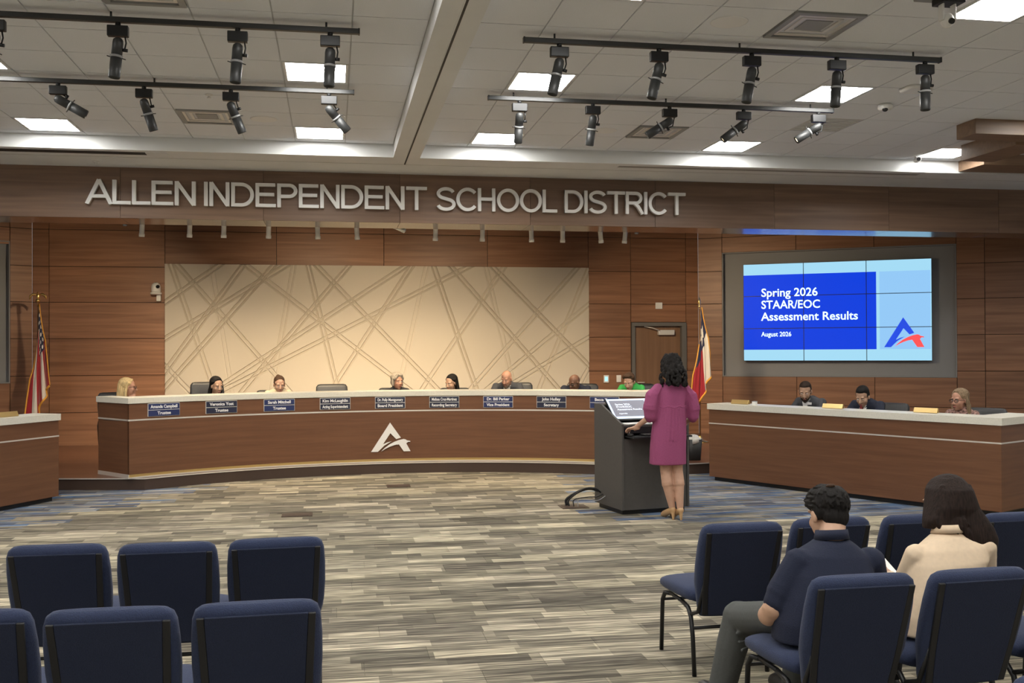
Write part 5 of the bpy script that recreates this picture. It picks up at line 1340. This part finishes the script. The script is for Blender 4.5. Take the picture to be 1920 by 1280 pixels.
t.rcone(W(2.04, 4.16, .565), .088, W(2.14, 4.16, .565), .088)
remeshed(t, 'trousers', 'cloth_grey_trousers', mn, .009, 2)
for f in ((1.860, 4.70), (2.26, 4.74)):
    s = MB(); s.rcone(W(f[0], f[1]-.02, .05), .048, W(f[0]-.025, f[1]+.17, .042), .042); s.rcone(W(f[0], f[1], .05), .044, W(f[0], f[1], .11), .042); remeshed(s, 'shoe', 'shoe_black', mn, .01, 2)

# ---- seated woman beside him
WBs = Vector((2.66, 4.16, 0)); W = lambda x, y, z: Vector((x, y, z))-WBs
HM = Matrix.Translation(W(2.825, 4.335, 1.018)) @ Euler((R(-18), R(6), R(24)), 'XYZ').to_matrix().to_4x4()
m = MB(); head_shapes(m, HM, True); nb = W(2.775, 4.245, .895)
m.rcone(HM @ Vector((0, -.03, -.045)), .050, nb, .054)
m.loft([(W(2.65, 4.15, .49), (.16, 0, 0), (0, .11, 0)), (W(2.68, 4.17, .62), (.13, 0, 0), (0, .09, 0)), (W(2.74, 4.20, .78), (.14, 0, 0), (0, .085, 0)), (nb, (.045, 0, 0), (0, .045, 0))], n=20)
m.chain([(W(2.60, 4.225, .80), .042), (W(2.585, 4.28, .615), .036), (W(2.60, 4.47, .665), .024)]); m.chain([(W(2.94, 4.21, .825), .042), (W(2.98, 4.28, .62), .036), (W(2.78, 4.52, .64), .024)])
hand_shapes(m, aim(W(2.60, 4.47, .668), (.15, .9, .15)), 1, 30, .9); hand_shapes(m, aim(W(2.78, 4.52, .64), (-.5, .7, 0)), -1, 30, .9)
for a, k, f in ((2.58, (2.60, 4.66, .49), (2.60, 4.72, .09)), (2.74, (2.78, 4.66, .49), (2.78, 4.74, .09))):
    m.chain([(W(a, 4.18, .56), .070), (W(*k), .052), (W(*f), .036)]); m.rcone(W(f[0], f[1], .07), .036, W(f[0], f[1]+.14, .036), .03)
wm = remeshed(m, 'person', 'skin_tan', None, .0070, 2); wm.location = WBs
tag(wm, 'person with long dark hair in a cream blouse seated, seen from behind', 'person')
face_parts(HM, wm)
h = MB(); rg = random.Random(21); h.ell((0, -.022, .048), (.088, .106, .088), HM)
c0 = HM @ Vector((0, -.02, .03))
h.loft([(c0+Vector((0, -.01, .09)), (.05, 0, 0), (0, .05, 0)), (c0+Vector((0, -.015, .04)), (.098, 0, 0), (0, .10, 0)), (c0+Vector((-.004, -.035, -.04)), (.122, 0, 0), (0, .10, 0)), (c0+Vector((-.006, -.05, -.10)), (.145, 0, 0), (0, .08, 0)), (c0+Vector((-.008, -.05, -.135)), (.150, 0, 0), (0, .05, 0))], n=26)
h.loft([(c0+Vector((.015, -.03, .03)), (.06, 0, 0), (0, .06, 0)), (c0+Vector((.035, -.07, -.06)), (.085, 0, 0), (0, .06, 0)), (c0+Vector((.070, -.10, -.13)), (.090, 0, 0), (0, .05, 0)), (c0+Vector((.085, -.125, -.18)), (.085, 0, 0), (0, .035, 0)), (c0+Vector((.095, -.137, -.235)), (.062, 0, 0), (0, .022, 0)), (c0+Vector((.10, -.145, -.28)), (.028, 0, 0), (0, .012, 0))], n=20)
for k in range(150):
    t = rg.uniform(-1, 1); a = rg.uniform(-.02, .02)
    if t < -.1: ln = rg.uniform(.06, .11)
    else: ln = rg.uniform(.17, .27)
    x1 = t*.145+.015*max(0, t+.1)
    p0 = c0+Vector((t*.075, -.065-.02*(1-abs(t)), .055)); p1 = c0+Vector((t*.112, -.105+.035*abs(t), -.05+a)); p2 = c0+Vector((x1+.012, -.145+.05*abs(t), -.05-ln*.55)); p3 = c0+Vector((x1*.95+.030+rg.uniform(-.012, .012), -.160+.045*abs(t), -.05-ln))
    for (u, r0), (v, r1) in zip(((p0, .010), (p1, .010), (p2, .008)), ((p1, .010), (p2, .008), (p3, .003))): h.rcone(u, r0, v, r1, None, 6)
remeshed(h, 'hair', 'hair_dark', wm, .0058, 1)
c = MB()
c.loft([(W(2.645, 4.16, .476), (.185, 0, 0), (0, .132, 0)), (W(2.66, 4.165, .56), (.180, 0, 0), (0, .135, 0)), (W(2.70, 4.18, .68), (.165, 0, 0), (0, .120, 0)), (W(2.75, 4.20, .78), (.185, 0, .01), (0, .112, 0)), (W(2.765, 4.215, .84), (.165, 0, .01), (0, .09, 0)), (W(2.773, 4.235, .885), (.085, 0, 0), (0, .068, 0)), (W(2.777, 4.245, .905), (.056, 0, 0), (0, .054, 0))], n=30)
c.chain([(W(2.605, 4.22, .80), .060), (W(2.59, 4.27, .69), .060), (W(2.585, 4.29, .615), .054), (W(2.60, 4.43, .655), .038)]); c.chain([(W(2.935, 4.21, .825), .060), (W(2.98, 4.27, .64), .054), (W(2.83, 4.46, .63), .038)])
remeshed(c, 'blouse', 'cloth_blouse', wm, .0078, 2)
q = MB(); rr = []
for z, a in ((.0, .056), (.030, .054), (.034, .062), (-.002, .072)): rr.append([nb+Vector((a*math.cos(2*math.pi*k/26), a*math.sin(2*math.pi*k/26)+.002, z+.006-.01*math.sin(2*math.pi*k/26))) for k in range(26)])
q.rings(rr).build('blouse_collar', 'cloth_blouse', wm)
t = MB()
for a, k, f in ((2.605, (2.60, 4.66, .49), (2.60, 4.72, .10)), (2.725, (2.78, 4.66, .49), (2.78, 4.74, .10))): t.chain([(W(a, 4.19, .56), .084), (W(*k), .066), (W(*f), .050)])
t.rcone(W(2.61, 4.16, .56), .084, W(2.71, 4.16, .56), .084); remeshed(t, 'trousers', 'cloth_black', wm, .011, 2)
for f in ((2.60, 4.72), (2.78, 4.74)):
    s = MB(); s.rcone(W(f[0], f[1]-.02, .045), .042, W(f[0], f[1]+.15, .036), .034); s.rcone(W(f[0], f[1], .05), .04, W(f[0], f[1], .10), .038); remeshed(s, 'shoe', 'shoe_black', wm, .01, 2)
ps = thing('paper_sheet', 'white sheet of paper held in the lap between the two seated people', 'paper', (2.60, 4.53, .675), R(-12))
for k in range(2):
    s = MB().b2(-.075, .065, -.05, .12, 0, .0015).build('sheet', 'paper', ps); s.location = (.004*k, 0, .003*k); s.rotation_euler = (R(14), R(-4), R(3*k))
